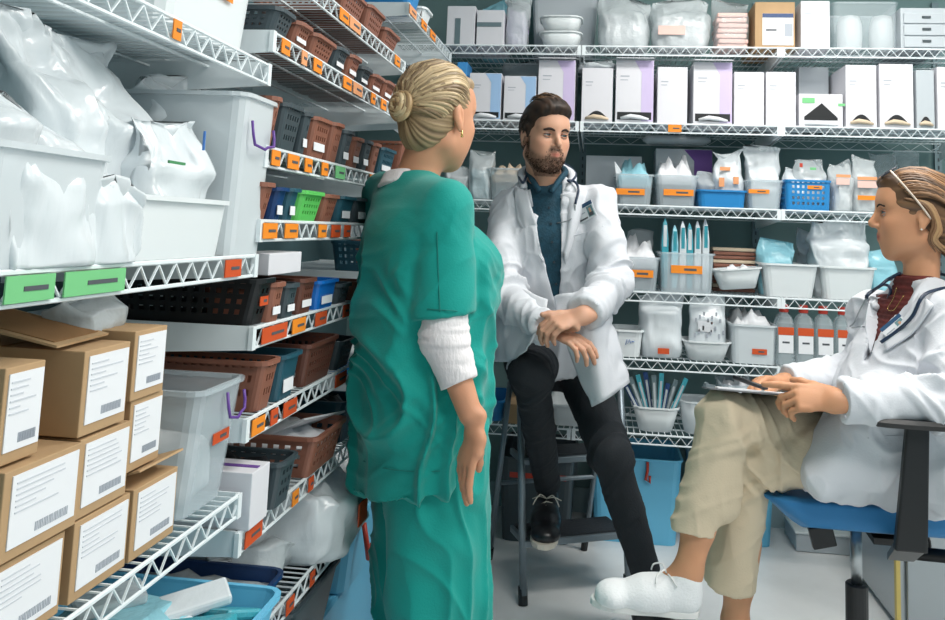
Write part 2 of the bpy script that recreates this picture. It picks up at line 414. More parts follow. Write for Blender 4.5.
def bag_mesh(w_, d, h, seed, top=0.35, flare=1.0, crump=0.012, neck=None, slump=0.0):
    """a filled plastic bag: rounded base, crimped top edge"""
    n = 48; L = 26; rings = []
    for j in range(L+1):
        v = j/L
        body = math.sin(min(1, (v+0.06)/0.3)*PI/2)
        if v > 1-top:
            u = (v-(1-top))/top; u = min(1.0, u); dd = (1-u)**1.3*0.94+0.02
            ww = 1+(flare-1)*u
            if neck: ww *= 1-(1-neck)*math.sin(min(1, u*1.6)*PI/2)+ (0.35*max(0, u-0.7)/0.3)
        else: dd = 1.0; ww = 1.0
        ring = []
        for k in range(n):
            a = 2*PI*k/n; c, s_ = math.cos(a), math.sin(a); e = 0.55
            x = (abs(c)**e)*(1 if c > 0 else -1)*w_/2*ww*(0.86+0.14*body); y = (abs(s_)**e)*(1 if s_ > 0 else -1)*d/2*dd*(0.8+0.2*body)
            q = Vector((x*14+seed*2.3, y*14, v*h*16+seed)); f = crump*(0.4+v)
            nx_, ny_, nz_ = noise.noise(q)*f, noise.noise(q+Vector((9, 3, 1)))*f, noise.noise(q+Vector((2, 8, 5)))*f
            pl = -abs(noise.noise(Vector((x*48+seed+v*h*6, y*8, v*h*5+seed*2))))*crump*1.3+noise.noise(Vector((x*18+v*h*14, v*h*10-x*8, seed)))*crump*0.7; ny_ += pl*(1 if s_ > 0 else -1); q2 = q*2.2; nx_ += noise.noise(q2)*f*0.3; ny_ += noise.noise(q2+Vector((4, 4, 4)))*f*0.2
            zz = h*v+(nz_ if j > 0 else 0)+(noise.noise(Vector((x*9+seed, seed*1.7, 0)))*h*0.16 if v > 0.7 else 0)*(v-0.7)/0.3
            ring.append(Vector((x+nx_+w_/2+slump*v*v*w_, y+ny_+d/2, max(0.0, zz))))
        rings.append(ring)
    return rings
def bag(label, w_, d, h, col, seed=1, cat='bag', name='plastic_bag', group=None, top=0.35, flare=1.0, crump=0.012, neck=None, print_=None, lab_=None, place=None, inner=None, slump=0.0):
    t = thing(name, label, cat, group=group)
    b = MB(); b.loft(bag_mesh(w_, d, h, seed, top, flare, crump, neck, slump), M[col]); b.build('film', t, smooth=True)
    if inner:
        b = MB(); b.loft([[Vector((p.x*0.86+w_*0.07, p.y*0.8+d*0.1, p.z+0.004)) for p in r_] for r_ in bag_mesh(w_, d, h*0.68, seed+4, 0.3, 0.9, crump)], M[inner]); b.build('contents', t, smooth=True)
    if print_:
        rnd = random.Random(seed)
        b = MB()
        for mk, x0, x1, z0, z1 in print_:
            if len(print_) < 8: b = MB()
            b.box(((x0+x1)/2*w_, -0.004, (z0+z1)/2*h), ((x1-x0)*w_, 0.003, (z1-z0)*h), M[mk])
            if len(print_) < 8: b.build('printed_mark', t)
        if len(print_) >= 8: b.build('printed_pattern', t)
    return put(t, place) if place else t
def carton(label, w_, d, h, col='wbox', strip=None, slot=None, cat='box', name='carton', group=None, text=True, place=None, lid=False, tag_=None):
    t = thing(name, label, cat, group=group)
    b = MB(); b.box((w_/2, d/2, h/2), (w_, d, h), M[col]); b.build('body', t, bevel=0.0015)
    if strip:      # printed side band with a slanted top
        b = MB(); x0, x1 = w_*0.68, w_*0.995; y = -0.0008
        P = [(x0, 0.03*h), (x1, 0.03*h), (x1, h*0.99), (w_*0.5, h*0.99), (x0, h*0.80)]
        b.loft([[Vector((p, y, q)) for p, q in P], [Vector((p, 0.001, q)) for p, q in P]], M[strip]); o = b.build('printed_band', t)
        o['label'] = {'lilac': 'lilac printed band', 'skyp': 'sky blue printed corner', 'violet': 'violet printed band'}[strip]
    if slot:       # torn or punched dispenser opening with what peeks out
        b = MB(); n = 9; P = []
        if slot == 'arch':
            P = [(w_*(0.15+0.7*k/n), h*0.07+math.sin(PI*k/n)*h*0.14) for k in range(n+1)]
        elif slot == 'tri': P = [(w_*0.12, h*0.2), (w_*0.88, h*0.2), (w_*0.88, h*0.28), (w_*0.52, h*0.72), (w_*0.12, h*0.3)]
        else: P = [(w_*0.05, h*0.05), (w_*0.95, h*0.05), (w_*0.95, h*0.17), (w_*0.05, h*0.17)]
        b.loft([[Vector((p, -0.0012, q)) for p, q in P], [Vector((p, 0.0, q)) for p, q in P]], M['black']); b.build('opening', t)
        b = MB(); b.tube([(w_*0.14, -0.004, h*0.07), (w_*0.4, -0.009, h*0.1), (w_*0.65, -0.008, h*0.085), (w_*0.88, -0.004, h*0.06)], [0.005, 0.009, 0.008, 0.004], M['cream' if slot == 'arch' else 'paper'], 6)
        b.build('contents', t, smooth=True)
    if lid:
        b = MB(); b.box((w_/2, -0.012, h+0.006), (w_, 0.05, 0.002), M[col], Matrix.Rotation(0.25, 3, 'X')); b.build('flap', t)
    if text:
        b = MB(); b.box((w_*0.24, -0.0006, h*0.74), (w_*0.24, 0.0006, h*0.018), M['gpaper']); b.box((w_*0.22, -0.0006, h*0.68), (w_*0.2, 0.0006, h*0.012), M['gpaper'])
        b.build('print', t)
    return put(t, place) if place else t
def strap(t, pts, r, m, name, n=6, lb=None):
    b = MB(); b.tube(pts, r, m, n); o = b.build(name, t, smooth=True)
    if lb: o['label'] = lb
    return o

# ------------------------------------------------------------------ back wall shelves
def bk(x0, x1, ytop, key, Y=3.115):
    """placement, width and height of something standing on back shelf <key> between two picture columns"""
    z = BZ[key]+0.0035; X0, X1 = Xx(x0, Y, z), Xx(x1, Y, z); h = Zy(ytop, (X0+X1)/2, Y)-z
    return dict(place=((X0, Y, z), 0.0)), X1-X0, h
def C(label, x0, x1, yt, key, Y=3.115, d=0.3, **k):
    p, w_, h = bk(x0, x1, yt, key, Y); return carton(label, w_, d, h, **p, **k)
def T(label, x0, x1, yt, key, col, Y=3.125, d=0.3, **k):
    p, w_, h = bk(x0, x1, yt, key, Y); return tub(label, w_, d, h, col, **p, **k)
def B(label, x0, x1, yt, key, col, Y=3.13, d=0.14, **k):
    p, w_, h = bk(x0, x1, yt, key, Y); return bag(label, w_, d, h, col, **p, **k)
# highest shelf
t = C('white carton banded in grey, leftmost on the highest back shelf', 446, 474, 6, 'a', text=False, d=0.25)
b = MB(); b.box((0.045, -0.001, 0.055), (0.022, 0.002, 0.11), M['track']); b.build('band', t)
t = C('wide white carton with dark blue band on the highest back shelf', 476, 503, 10, 'a', text=False, d=0.25)
b = MB(); b.box((0.05, -0.001, 0.085), (0.1, 0.002, 0.018), M['track']); b.build('band', t)
B('teal striped bag lying on top of the banded cartons', 479, 503, 0, 'a', 'bagb', Y=3.38, seed=4)
B('lilac tinted clear bag beside the grey tub on the highest shelf', 504, 527, -8, 'a', 'bagt', inner='lilac', seed=5)
T('large grey tub behind the stacked white bowls on the highest shelf', 529, 597, -25, 'a', 'gbox', Y=3.3, d=0.22)
def bowl(w_, d, h, col, t, name='body'):
    b = MB(); open_shell(b, w_, d, h, M[col], 0.72, w_*0.25); b.build(name, t, solid=0.003, smooth=True)
    b = MB(); rim(b, w_, d, h, M[col], 0.006, 0.005, w_*0.25); b.build('rim', t)
for k, nm in enumerate(('lower white bowl in the stack of two on the highest shelf', 'upper white bowl in the stack of two on the highest shelf')):
    t = thing('plastic_bowl', nm, 'bowl', group='stacked bowls'); bowl(0.165, 0.15, 0.062, 'wplast', t)
    put(t, ((Xx(539, 3.12, 1.93), 3.12, BZ['a']+0.0035+k*0.0635), 0))
B('clear bag of white packets right of the stacked bowls', 598, 650, -6, 'a', 'bagt', inner='paper', seed=8, d=0.2, flare=1.1)
B('clear bag of white and pale pink packets, middle of highest shelf', 652, 712, -4, 'a', 'bagt', inner='paper', seed=9, d=0.2, print_=[('pink', 0.1, 0.55, 0.25, 0.42)])
t = B('clear bag of stacked pink packets beside the brown cardboard box', 714, 752, -3, 'a', 'bagtt', seed=10, d=0.2, crump=0.006)
for k in range(7):
    b = MB(); b.box((0.072, 0.09, 0.012+k*0.021), (0.115, 0.15, 0.017), M['pink'], Matrix.Rotation(0.06*math.sin(k*2.1), 3, 'Z')); b.build('packet', t, bevel=0.004)
t = C('brown cardboard box with white and blue label on the highest shelf', 755, 795, 2, 'a', col='card', text=False, d=0.3)
b = MB(); b.box((0.085, -0.001, 0.073), (0.115, 0.0015, 0.125), M['paper']); b.box((0.085, -0.0022, 0.127), (0.115, 0.001, 0.016), M['navy']); b.box((0.125, -0.0022, 0.07), (0.03, 0.001, 0.05), M['gpaper']); b.box((0.06, -0.0022, 0.07), (0.04, 0.001, 0.006), M['ink'])
b.build('shipping_label', t)['label'] = 'white label with blue heading'
C('plain white carton right of the brown cardboard box', 801, 830, 1, 'a', d=0.2)
t = T('frosted clear tub holding two white oval jars', 834, 899, 2, 'a', 'clear3', d=0.2, taper=0.97)
for k in range(2):
    j = MB(); j.lathe([(0.035, 0), (0.045, 0.012), (0.047, 0.06), (0.046, 0.11), (0.036, 0.14), (0.012, 0.148)], M['wplast'], 20)
    o = tag(j.build('white_jar', smooth=True), '%s white rounded jar inside the frosted tub on the highest shelf' % ('left' if k == 0 else 'right'), 'jar', 'white jars')
    o.location = (Xx(851+k*33, 3.2, 1.93), 3.22, BZ['a']+0.012)
t = C('grey translucent drawer box at the right end of the highest shelf', 901, 948, 8, 'a', col='gbox', text=False, d=0.3)
for k in range(3):
    b = MB(); b.box((0.09, -0.003, 0.027+k*0.046), (0.16, 0.006, 0.04), M['gbox']); dr = b.build('drawer', t, bevel=0.002)
    b = MB(); b.box((0.09, -0.008, 0.03+k*0.046), (0.03, 0.006, 0.008), M['dgrey']); b.build('handle', dr)
# second shelf: glove and mask cartons
C('small bright blue carton at the left end of the second shelf', 455, 465, 62, 'b', col='bluepk', d=0.12, text=False)
C('white carton with sky blue corner, leftmost of the two', 468, 500, 73, 'b', strip='skyp', slot='bar')
C('white carton with sky blue corner beside the tall lilac one', 503, 535, 76, 'b', strip='skyp', slot='bar')
B('grey plastic film lying over the two sky blue cornered cartons', 500, 545, 60, 'b', 'bagg', Y=3.42, d=0.12, seed=3)
C('tall white and lilac carton above the seated man\'s hair', 537, 574, 60, 'b', strip='lilac', lid=True)
C('white carton with crumpled film on top, right of the wall track', 581, 612, 68, 'b', slot='arch')
b = MB(); b.loft(bag_mesh(0.15, 0.16, 0.045, 31, 0.5, 1.1, 0.02), M['bagg']); o = tag(b.build('plastic_film', smooth=True), 'crumpled grey film lying on the white carton by the wall track', 'bag'); o.location = (Xx(576, 3.12, 1.8), 3.12, Zy(68, -0.05, 3.115)+0.002)
C('white and lilac carton with black dispenser slot and open flap', 615, 653, 60, 'b', strip='lilac', slot='bar', lid=True)
C('plain white carton above the orange shelf label', 657, 687, 67, 'b')
C('white and lilac carton in the middle of the second shelf', 693, 732, 62, 'b', strip='lilac', slot='bar', lid=True)
C('white carton with small print right of the lilac one, mid shelf', 734, 764, 72, 'b')
C('white carton standing left of the low green printed box', 766, 796, 72, 'b')
C('grey carton standing behind the low green printed box', 799, 829, 67, 'b', Y=3.3, col='gbox', d=0.12, text=False)
t = C('low white box with green print and wedge shaped opening', 799, 843, 94, 'b', slot='tri', text=False)
b = MB(); b.box((0.035, -0.0012, 0.1), (0.045, 0.0015, 0.02), M['greenl']); b.box((0.155, -0.0012, 0.085), (0.025, 0.0015, 0.01), M['greenl']); b.build('green_print', t)
C('tall white carton with arched slot, right of the green print box', 846, 877, 65, 'b', slot='arch')
C('tall white carton with arched slot, above the seated woman\'s forehead', 880, 914, 64, 'b', slot='arch')
C('narrow grey white carton near the right end of the second shelf', 917, 935, 70, 'b', col='gbox', slot='arch', text=False)
C('white carton at the right end of the second shelf', 938, 968, 67, 'b')
# third shelf
B('teal tinted clear bag left of the seated man', 466, 490, 150, 'c', 'bagt', seed=11, inner='bagb', flare=1.15)
B('clear bag of small white parts beside the nurse\'s cheek', 442, 466, 163, 'c', 'bagt', seed=12, inner='paper')
T('clear tub of beige packets behind the seated man\'s shoulder', 488, 524, 168, 'c', 'clear', cont='cream', clvl=0.8)
C('flat grey carton behind the open tub of blue papers', 585, 641, 156, 'c', Y=3.4, col='gbox', d=0.12, text=False)
T('clear tub of white and blue papers behind the man\'s shoulder', 615, 653, 174, 'c', 'clear', cont='bagb', lab_=(0.02, 0.78, 0.42, 'orange', 0.1), clvl=0.85, hump=0.6)
b = MB(); b.loft([[Vector(p) for p in ((0, 0, 0), (0.05, 0.01, 0), (0.055, 0.02, 0.01), (0.004, 0.012, 0.012))], [Vector(p) for p in ((-0.012, 0, 0.1), (-0.004, 0.0, 0.09), (-0.002, 0.004, 0.09), (-0.01, 0.004, 0.1))]], M['paper'])
o = tag(b.build('paper_sheet'), 'white paper corner sticking up from the tub of blue papers', 'paper'); o.location = (Xx(617, 3.2, 1.38), 3.2, 1.38)
T('clear tub packed with white paper packs, third shelf', 655, 698, 175, 'c', 'clear', cont='paper', lab_=(0.2, 0.9, 0.44, 'orange', 0.1), clvl=0.95, hump=0.7)
t = C('grey white carton with violet edge behind the paper pack tub', 655, 712, 149, 'c', Y=3.38, col='gbox', strip='violet', d=0.14)
zt = Zy(149, 0.3, 3.38)
b = MB(); b.loft([[Vector((x, 0.035+r_*math.cos(2*PI*k/14), 0.03+r_*0.6*math.sin(2*PI*k/14))) for k in range(14)] for x, r_ in ((0, 0.012), (0.02, 0.034), (0.1, 0.036), (0.2, 0.033), (0.25, 0.036), (0.28, 0.015))], M['bagg'])
o = tag(b.build('plastic_roll', smooth=True), 'folded grey plastic roll lying on the violet edged carton', 'bag'); o.location = (Xx(643, 3.38, zt), 3.38, zt+0.011)
t = T('low blue tray on the third shelf', 698, 746, 190, 'c', 'blue', d=0.2, taper=0.94, name='plastic_tray', cat='tray')
B('bag of swabs with orange print standing in the blue tray', 715, 745, 148, 'c', 'bagw', Y=3.17, d=0.1, seed=15, neck=0.8, print_=[('peach', 0.12, 0.3, 0.35, 0.5), ('peach', 0.6, 0.78, 0.4, 0.52), ('peach', 0.15, 0.5, 0.62, 0.68)])
B('small clear bag leaning at the left inside the blue tray', 699, 717, 172, 'c', 'bagt', Y=3.19, d=0.1, seed=16)
T('clear tub of tall white bags between blue tray and blue basket', 748, 784, 180, 'c', 'clear', lab_=(0.02, 0.6, 0.6, 'orange', 0.07), d=0.25)
B('tall white bag with jagged top in the clear tub by the blue basket', 749, 783, 146, 'c', 'bagw', Y=3.15, d=0.16, seed=17, flare=1.12, top=0.5)
p, w_, h = bk(786, 831, 180, 'c')
t = basket('blue grid basket on the third shelf', w_, 0.22, h, 'blue', holes=4, taper=0.96, step=0.011, **p)
front_label(t, w_*0.48, w_*0.8, h*0.7, h*0.82, 'orange', y=-0.002)
B('clear bag of red and green tipped parts on top of the blue basket', 798, 828, 160, 'c', 'bagt', Y=3.16, d=0.12, seed=18, inner='paper', print_=[('red', 0.05, 0.15, 0.85, 0.93), ('greenl', 0.4, 0.6, 0.8, 0.85)])
B('white bag slumped at the left inside the blue basket', 787, 806, 168, 'c', 'bagw', Y=3.15, d=0.14, seed=19)
B('clear bag of pink packets right of the blue basket', 834, 856, 163, 'c', 'bagt', seed=20, inner='paper', print_=[('peach', 0.1, 0.75, 0.7, 0.76), ('pink', 0.1, 0.7, 0.55, 0.68)])
B('clear bag of peach packets with an orange label, by the woman\'s forehead', 855, 881, 157, 'c', 'bagt', seed=21, inner='paper', print_=[('pink', 0.1, 0.85, 0.44, 0.56), ('peach', 0.1, 0.85, 0.58, 0.64), ('orange', 0.1, 0.8, 0.22, 0.3)])
B('grey translucent bag standing above the woman\'s glasses, left one', 877, 902, 149, 'c', 'bagtt', Y=3.35, seed=22, flare=1.15)
B('grey translucent bag standing above the woman\'s glasses, right one', 904, 924, 148, 'c', 'bagtt', Y=3.35, seed=23, flare=1.2)
B('pale blue bag at the right end of the third shelf', 930, 960, 175, 'c', 'bagb', seed=24)
# fourth shelf
T('clear tub with mound of white wadding behind the man\'s elbow', 620, 659, 257, 'd', 'clear', cont='paper', lab_=(0.12, 0.85, 0.5, 'orange', 0.11), clvl=0.9, hump=0.6)
B('grey crumpled bag behind the tub of white wadding', 624, 655, 233, 'd', 'bagg', Y=3.38, d=0.12, seed=25)
T('clear tub of upright teal and white sleeves on the fourth shelf', 660, 714, 253, 'd', 'clear', lab_=(0.2, 0.78, 0.58, 'orange', 0.1), taper=0.93, d=0.22)
for k, (xa, col, yt) in enumerate(((661, 'tealpk', 219), (671, 'bagb', 226), (679, 'bagw', 222), (686, 'tealpk', 224), (694, 'bagw', 222), (702, 'bagw', 220))):
    p, w_, h = bk(xa, xa+9, yt, 'd', 3.17); w_ = 0.026
    t = thing('packaged_sleeve', ['leftmost teal', 'second, pale blue', 'third, white', 'fourth, teal', 'fifth, white', 'rightmost white'][k]+' upright sleeve in the clear tub', 'packet', group='upright sleeves in the clear tub'); 
    b = MB(); b.loft([[Vector((w_/2+(w_/2*s1*ww), 0.03+0.03*s2*ww, z)) for s1, s2 in ((-1, -1), (1, -1), (1.1, 1), (-1, 1))] for z, ww in ((0.008, 0.7), (h*0.3, 1), (h*0.7, 1), (h*0.92, 0.6), (h, 0.12))], M[col]); b.build('sleeve', t, bevel=0.003)
    b = MB(); b.box((w_/2, 0.0, h*0.75), (w_*0.5, 0.002, h*0.3), M['tealpk'] if col != 'tealpk' else M['bagw']); b.build('tip_print', t)
    put(t, p['place']); t.location.z += 0.004
t = thing('packet_stack', 'stack of red brown and white packets behind the tilted white bowl', 'packets'); rnd = random.Random(3)
for k in range(11):
    b = MB(); b.box((0.085+rnd.uniform(-.004, .004), 0.06, 0.008+k*0.0158), (0.165, 0.1, 0.013), M['cream' if k % 3 == 1 else 'brown'], Matrix.Rotation(rnd.uniform(-.05, .05), 3, 'Z')); o = b.build('packet', t, bevel=0.003)
    if k % 3 == 1: o['label'] = 'cream packet'
t.location = (Xx(711, 3.3, 1.0), 3.26, BZ['d']+0.0035)
t = thing('plastic_bowl', 'white bowl tilted to one side on the fourth shelf', 'bowl'); bowl(0.175, 0.15, 0.075, 'wplast', t)
fill(t, 0.13, 0.1, 0.05, M['paper'], 0.035, 4, x0=0.022, y0=0.025)
t.location = (Xx(717, 3.11, 1.0), 3.11, BZ['d']+0.018); t.rotation_euler = (0, -0.1, 0)
T('white tub on the fourth shelf, left of the one with the big bag', 764, 819, 264, 'd', 'wplast', d=0.25, taper=0.84)
B('teal edged bag rising from the left white tub', 761, 797, 241, 'd', 'bagb', Y=3.18, d=0.12, seed=27, flare=1.0)
T('white tub on the fourth shelf under the big crinkled bag', 822, 877, 267, 'd', 'wplast', d=0.25, taper=0.84)
B('big crinkled white bag standing in the right white tub', 816, 872, 222, 'd', 'bagw', Y=3.17, d=0.16, seed=28, crump=0.02, flare=1.05)
B('smaller crinkled white bag behind the big one', 801, 826, 234, 'd', 'bagw', Y=3.36, d=0.1, seed=29, crump=0.02)
B('blue bag by the woman\'s chin', 873, 900, 250, 'd', 'bagb', Y=3.2, seed=30)
# fifth shelf
t = T('small white tub with blue writing beside the man\'s coat', 612, 642, 330, 'e', 'wplast', d=0.18, taper=0.85)
pts = [(0, 0), (0.004, 0.02), (0.007, 0.004), (0.012, 0.02), (0.016, 0.006), (0.02, 0.014), (0.027, 0.012)]
strap(t, [(0.05+a*1.2, 0.003, 0.045+c) for a, c in pts], 0.0013, M['inkb'], 'handwriting', 5)
B('tall white bag with red label on the fifth shelf', 640, 684, 296, 'e', 'bagw', d=0.2, seed=33, crump=0.008, top=0.25, flare=1.08, print_=[('rorange', 0.4, 0.66, 0.08, 0.17)])
t = thing('plastic_bowl', 'white bowl holding the blue striped bag on the fifth shelf', 'bowl'); bowl(0.175, 0.15, 0.072, 'wplast', t); t.location = (Xx(684, 3.12, .74), 3.12, BZ['e']+0.0035)
pr = [('gpaper', 0.1+0.11*k, 0.15+0.11*k, 0.35+0.06*(k % 3), 0.42+0.06*(k % 3)) for k in range(8)]+[('gpaper', 0.12+0.11*k, 0.17+0.11*k, 0.6+0.05*(k % 3), 0.66+0.05*(k % 3)) for k in range(7)]+[('paper', 0.2, 0.62, 0.45, 0.62), ('red', 0.55, 0.6, 0.57, 0.61)]
B('blue striped bag with white sticker standing in the bowl', 690, 727, 297, 'e', 'bagw', Y=3.16, d=0.1, seed=34, print_=pr, crump=0.006)
B('clear crumpled bag behind the striped bag, fifth shelf', 718, 742, 300, 'e', 'bagtt', Y=3.32, d=0.1, seed=35, flare=1.3)
t = T('clear tub of folded white packs with small orange label', 732, 777, 325, 'e', 'clear2', cont='paper', lab_=(0.45, 0.78, 0.32, 'rorange', 0.07), clvl=0.9, taper=0.95)
for k in range(4):
    xa = (777, 797, 817, 837)[k]
    t = thing('saline_bottle', '%s clear bottle with red cap on the fifth shelf, beside the woman\'s coat' % ['leftmost', 'second', 'third', 'rightmost'][k], 'bottle', group='red capped bottles')
    p, w_, h = bk(xa, xa+18, 304, 'e', 3.12); h = 0.215
    b = MB(); b.loft([rrect(w_*a, 0.07*a, z*h, 0.016*a, 3, w_/2, 0.035) for z, a in ((0, 0.9), (0.03, 1), (0.72, 1), (0.82, 0.8), (0.88, 0.42), (0.93, 0.4))], M['clear']); b.build('bottle_body', t, smooth=False)
    b = MB(); b.lathe([(w_*0.27, h*0.9), (w_*0.27, h*1.0), (w_*0.24, h*1.03)], M['redcap'], 16, (w_/2, 0.035, 0)); b.build('cap', t)
    b = MB(); b.box((w_/2, -0.001, h*0.37), (w_*0.82, 0.0015, h*0.3), M['paper']); b.box((w_/2, -0.002, h*0.59), (w_*0.88, 0.0015, h*0.13), M['rorange']); b.box((w_/2, -0.002, h*0.4), (w_*0.4, 0.0012, h*0.03), M['ink']); b.build('label', t)['label'] = 'white label with red orange heading'
    put(t, p['place'])
# lowest shelf
t = thing('plastic_bowl', 'white bowl of dark wrapped instruments on the lowest shelf', 'bowl'); bowl(0.17, 0.15, 0.09, 'wplast', t); t.location = (Xx(633, 3.12, .47), 3.12, BZ['f']+0.0035)
rnd = random.Random(5)
for k in range(9):
    a = -0.5+k*0.11; L_ = 0.17+rnd.uniform(-.02, .02); x0 = Xx(633, 3.12, .47)+0.045+k*0.010; m_ = M[('navy', 'track', 'tealpk')[k % 3]]
    b = MB(); b.box((0, 0, L_/2), (0.017, 0.005, L_), m_); b.box((0, -0.003, L_*0.5), (0.008, 0.002, L_*0.7), M['bagg'])
    o = tag(b.build('wrapped_instrument'), 'dark wrapped instrument fanned out in the white bowl on the lowest shelf', 'packet', 'wrapped instruments in the bowl'); o.location = (x0, 3.155+0.008*(k % 4), BZ['f']+0.03); o.rotation_euler = (0.08, a, 0)
t = thing('plastic_bowl', 'white bowl beside the woman\'s knee on the lowest shelf', 'bowl'); bowl(0.17, 0.15, 0.12, 'clear2', t); t.location = (Xx(680, 3.12, .47), 3.12, BZ['f']+0.0035)
T('clear tub behind the writing hand on the lowest shelf', 722, 764, 386, 'f', 'clear', cont='paper', d=0.2)
C('small brown cardboard box on the lowest shelf behind the clipboard', 778, 810, 400, 'f', col='card', text=False, d=0.2)
C('brown cardboard box on the lowest shelf, left behind the step ladder', 505, 545, 405, 'f', col='card', text=False, d=0.25)
T('white tub on the lowest shelf behind the step ladder', 550, 592, 405, 'f', 'wplast', d=0.25)
T('blue tub on the lowest shelf beside the nurse\'s trousers', 468, 503, 400, 'f', 'blue', d=0.25)
T('white tub on the fifth shelf behind the seated man', 500, 560, 335, 'e', 'wplast', d=0.25)
# floor bins
def floor_bin(label, x0, x1, yb, yt, col, lid=None, name='storage_bin', d=0.42, Y=None, handle=True, cat='bin'):
    P = UZ((x0+x1)/2, yb, 0.0); Yf = Y or P[1]; X0, X1 = Xx(x0, Yf, 0.01), Xx(x1, Yf, 0.01); h = Zy(yt, X1, Yf); W = X1-X0
    t = tub(label, W, min(d, WY-0.02-Yf), h, col, cat=cat, name=name, taper=0.9, r=0.03, place=((X0, Yf, 0.002), 0), solid=0.003)
    if handle:
        strap(t, [(W*0.62, -0.004, h-0.01), (W*0.62, -0.012, h-0.04), (W*0.6, -0.012, h-0.075), (W*0.645, -0.012, h-0.085), (W*0.645, -0.012, h-0.06)], 0.006, M['red'], 'handle', 8, 'red plastic clip handle')
    if lid:
        b = MB(); b.loft([rrect(W+0.02, 0.33, h+0.002, 0.03, 4, W/2, 0.155), rrect(W+0.01, 0.32, h+0.014, 0.03, 4, W/2, 0.155)], M[lid]); b.build('lid', t)
    return t
floor_bin('light blue open bin on the floor behind the man\'s trousers', 590, 681, 545, 462, 'lblue')
floor_bin('light blue lidded bin on the floor behind the woman\'s knee', 690, 776, 546, 462, 'lblue', lid='clear', handle=False)
t = floor_bin('dark grey bin on the floor behind the step ladder', 497, 572, 545, 462, 'dgrey', handle=False)
b = MB(); b.box((0.15, 0.004, 0.25), (0.22, 0.004, 0.02), M['red']); b.build('band', t)['label'] = 'red band'
t = thing('storage_box', 'low pale grey box on the floor behind the chair column', 'box'); b = MB(); b.box((0.22, 0.1, 0.033), (0.44, 0.2, 0.066), M['gbox']); b.build('body', t, bevel=0.004)
b = MB(); b.box((0.22, 0.1, 0.071), (0.45, 0.21, 0.01), M['wplast']); b.build('lid', t, bevel=0.003); t.location = (Xx(795, 3.38, 0.03), 3.36, 0.001)
# ------------------------------------------------------------------ left row: small bins shelf by shelf
def lk(x0, x1, yt, z, X=-0.592):
    z = z+0.0035; a, c = Yx(x0, X, z), Yx(x1, X, z); h = Zy(yt, X, a)-z
    return ((X, a, z), PI/2), c-a, h
ordn = ['nearest', 'second', 'third', 'fourth', 'fifth', 'sixth', 'seventh', 'eighth', 'ninth', 'tenth', 'eleventh']
cname = dict(brown='brown', dgrey='dark grey', black='black', teal='dark teal', navy='navy blue', green='bright green', bblue='vivid blue', dbrown='dark brown')
def row(zi, where, items, dd=0.24):
    z = LU2[zi]; seen = {}
    tot = {}
    for it in items: tot[it[3]] = tot.get(it[3], 0)+1
    for (x0, x1, yt, col, kind) in items:
        k = seen.get(col, 0); seen[col] = k+1
        pl, w_, h = lk(x0, x1, yt, z)
        w_ = max(0.03, w_-0.014); h = max(0.045, h)
        which = cname[col] if tot[col] == 1 else '%s %s' % (ordn[k], cname[col])
        lb_ = '%s %s on the %s' % (which, 'perforated bin' if kind != 't' else 'plain bin', where)
        lab_ = (0.2, 0.75, 0.3, 'paper', 0.14) if kind in ('l', 't') else None
        if kind == 't': tub(lb_, w_, dd, h, col, group='small bins of the left row', lab_=lab_, place=pl, taper=0.9, r=0.012, name='storage_bin', cat='bin')
        else: basket(lb_, w_, dd, h, col, 2 if w_ < 0.07 else 3, name='perforated_bin', cat='bin', group='small bins of the left row', lab_=(0.15, 0.8, 0.28, 'paper') if kind == 'l' else None, step=0.009, place=pl)
row(0, 'top middle left shelf', [(346, 367, -14, 'brown', 'h'), (369, 385, 4, 'brown', 'h'), (386, 400, 32, 'brown', 'h')])
row(1, 'second middle left shelf', [(277, 297, 10, 'dgrey', 'h'), (298, 314, 23, 'brown', 'l'), (315, 337, 33, 'brown', 'h'), (338, 350, 46, 'dgrey', 'l'), (351, 362, 54, 'brown', 'l'), (363, 373, 66, 'dgrey', 'l'), (374, 385, 74, 'brown', 'l'), (386, 396, 80, 'brown', 'l')])
row(2, 'third middle left shelf', [(272, 282, 96, 'brown', 'h'), (283, 304, 102, 'dgrey', 'h'), (305, 313, 112, 'dgrey', 'l'), (314, 332, 116, 'brown', 'l'), (333, 344, 122, 'brown', 'h'), (345, 354, 130, 'dgrey', 'l'), (355, 364, 137, 'brown', 'l'), (365, 373, 140, 'dgrey', 'l'), (374, 381, 143, 'brown', 'h'), (382, 396, 147, 'teal', 'l')])
row(3, 'fourth middle left shelf', [(263, 276, 182, 'brown', 'h'), (277, 289, 187, 'navy', 't'), (290, 301, 188, 'teal', 't'), (302, 325, 190, 'green', 'h'), (326, 340, 194, 'brown', 'h'), (341, 356, 196, 'teal', 't'), (357, 372, 198, 'dgrey', 't')])
row(4, 'fifth middle left shelf', [(272, 286, 283, 'brown', 'l'), (287, 300, 284, 'dgrey', 'l'), (301, 317, 279, 'dbrown', 'l'), (318, 338, 281, 'bblue', 't'), (339, 352, 284, 'dgrey', 'h'), (353, 366, 284, 'brown', 'h')], dd=0.14)
row(5, 'sixth middle left shelf', [(262, 280, 362, 'brown', 'h'), (281, 301, 356, 'teal', 't'), (307, 338, 345, 'dbrown', 'h'), (340, 356, 342, 'dgrey', 'h')])
tub('bright blue packet bin on the top far left shelf', 0.12, 0.2, 0.07, 'blue', place=((-0.6, 2.39, 1.8785), PI/2), cont='bagb', clvl=0.9, hump=0.7)
tub('white bin with dark cloth on the top far left shelf', 0.12, 0.2, 0.05, 'wplast', place=((-0.6, 2.56, 1.8785), PI/2), cont='black', clvl=0.9, hump=0.5)
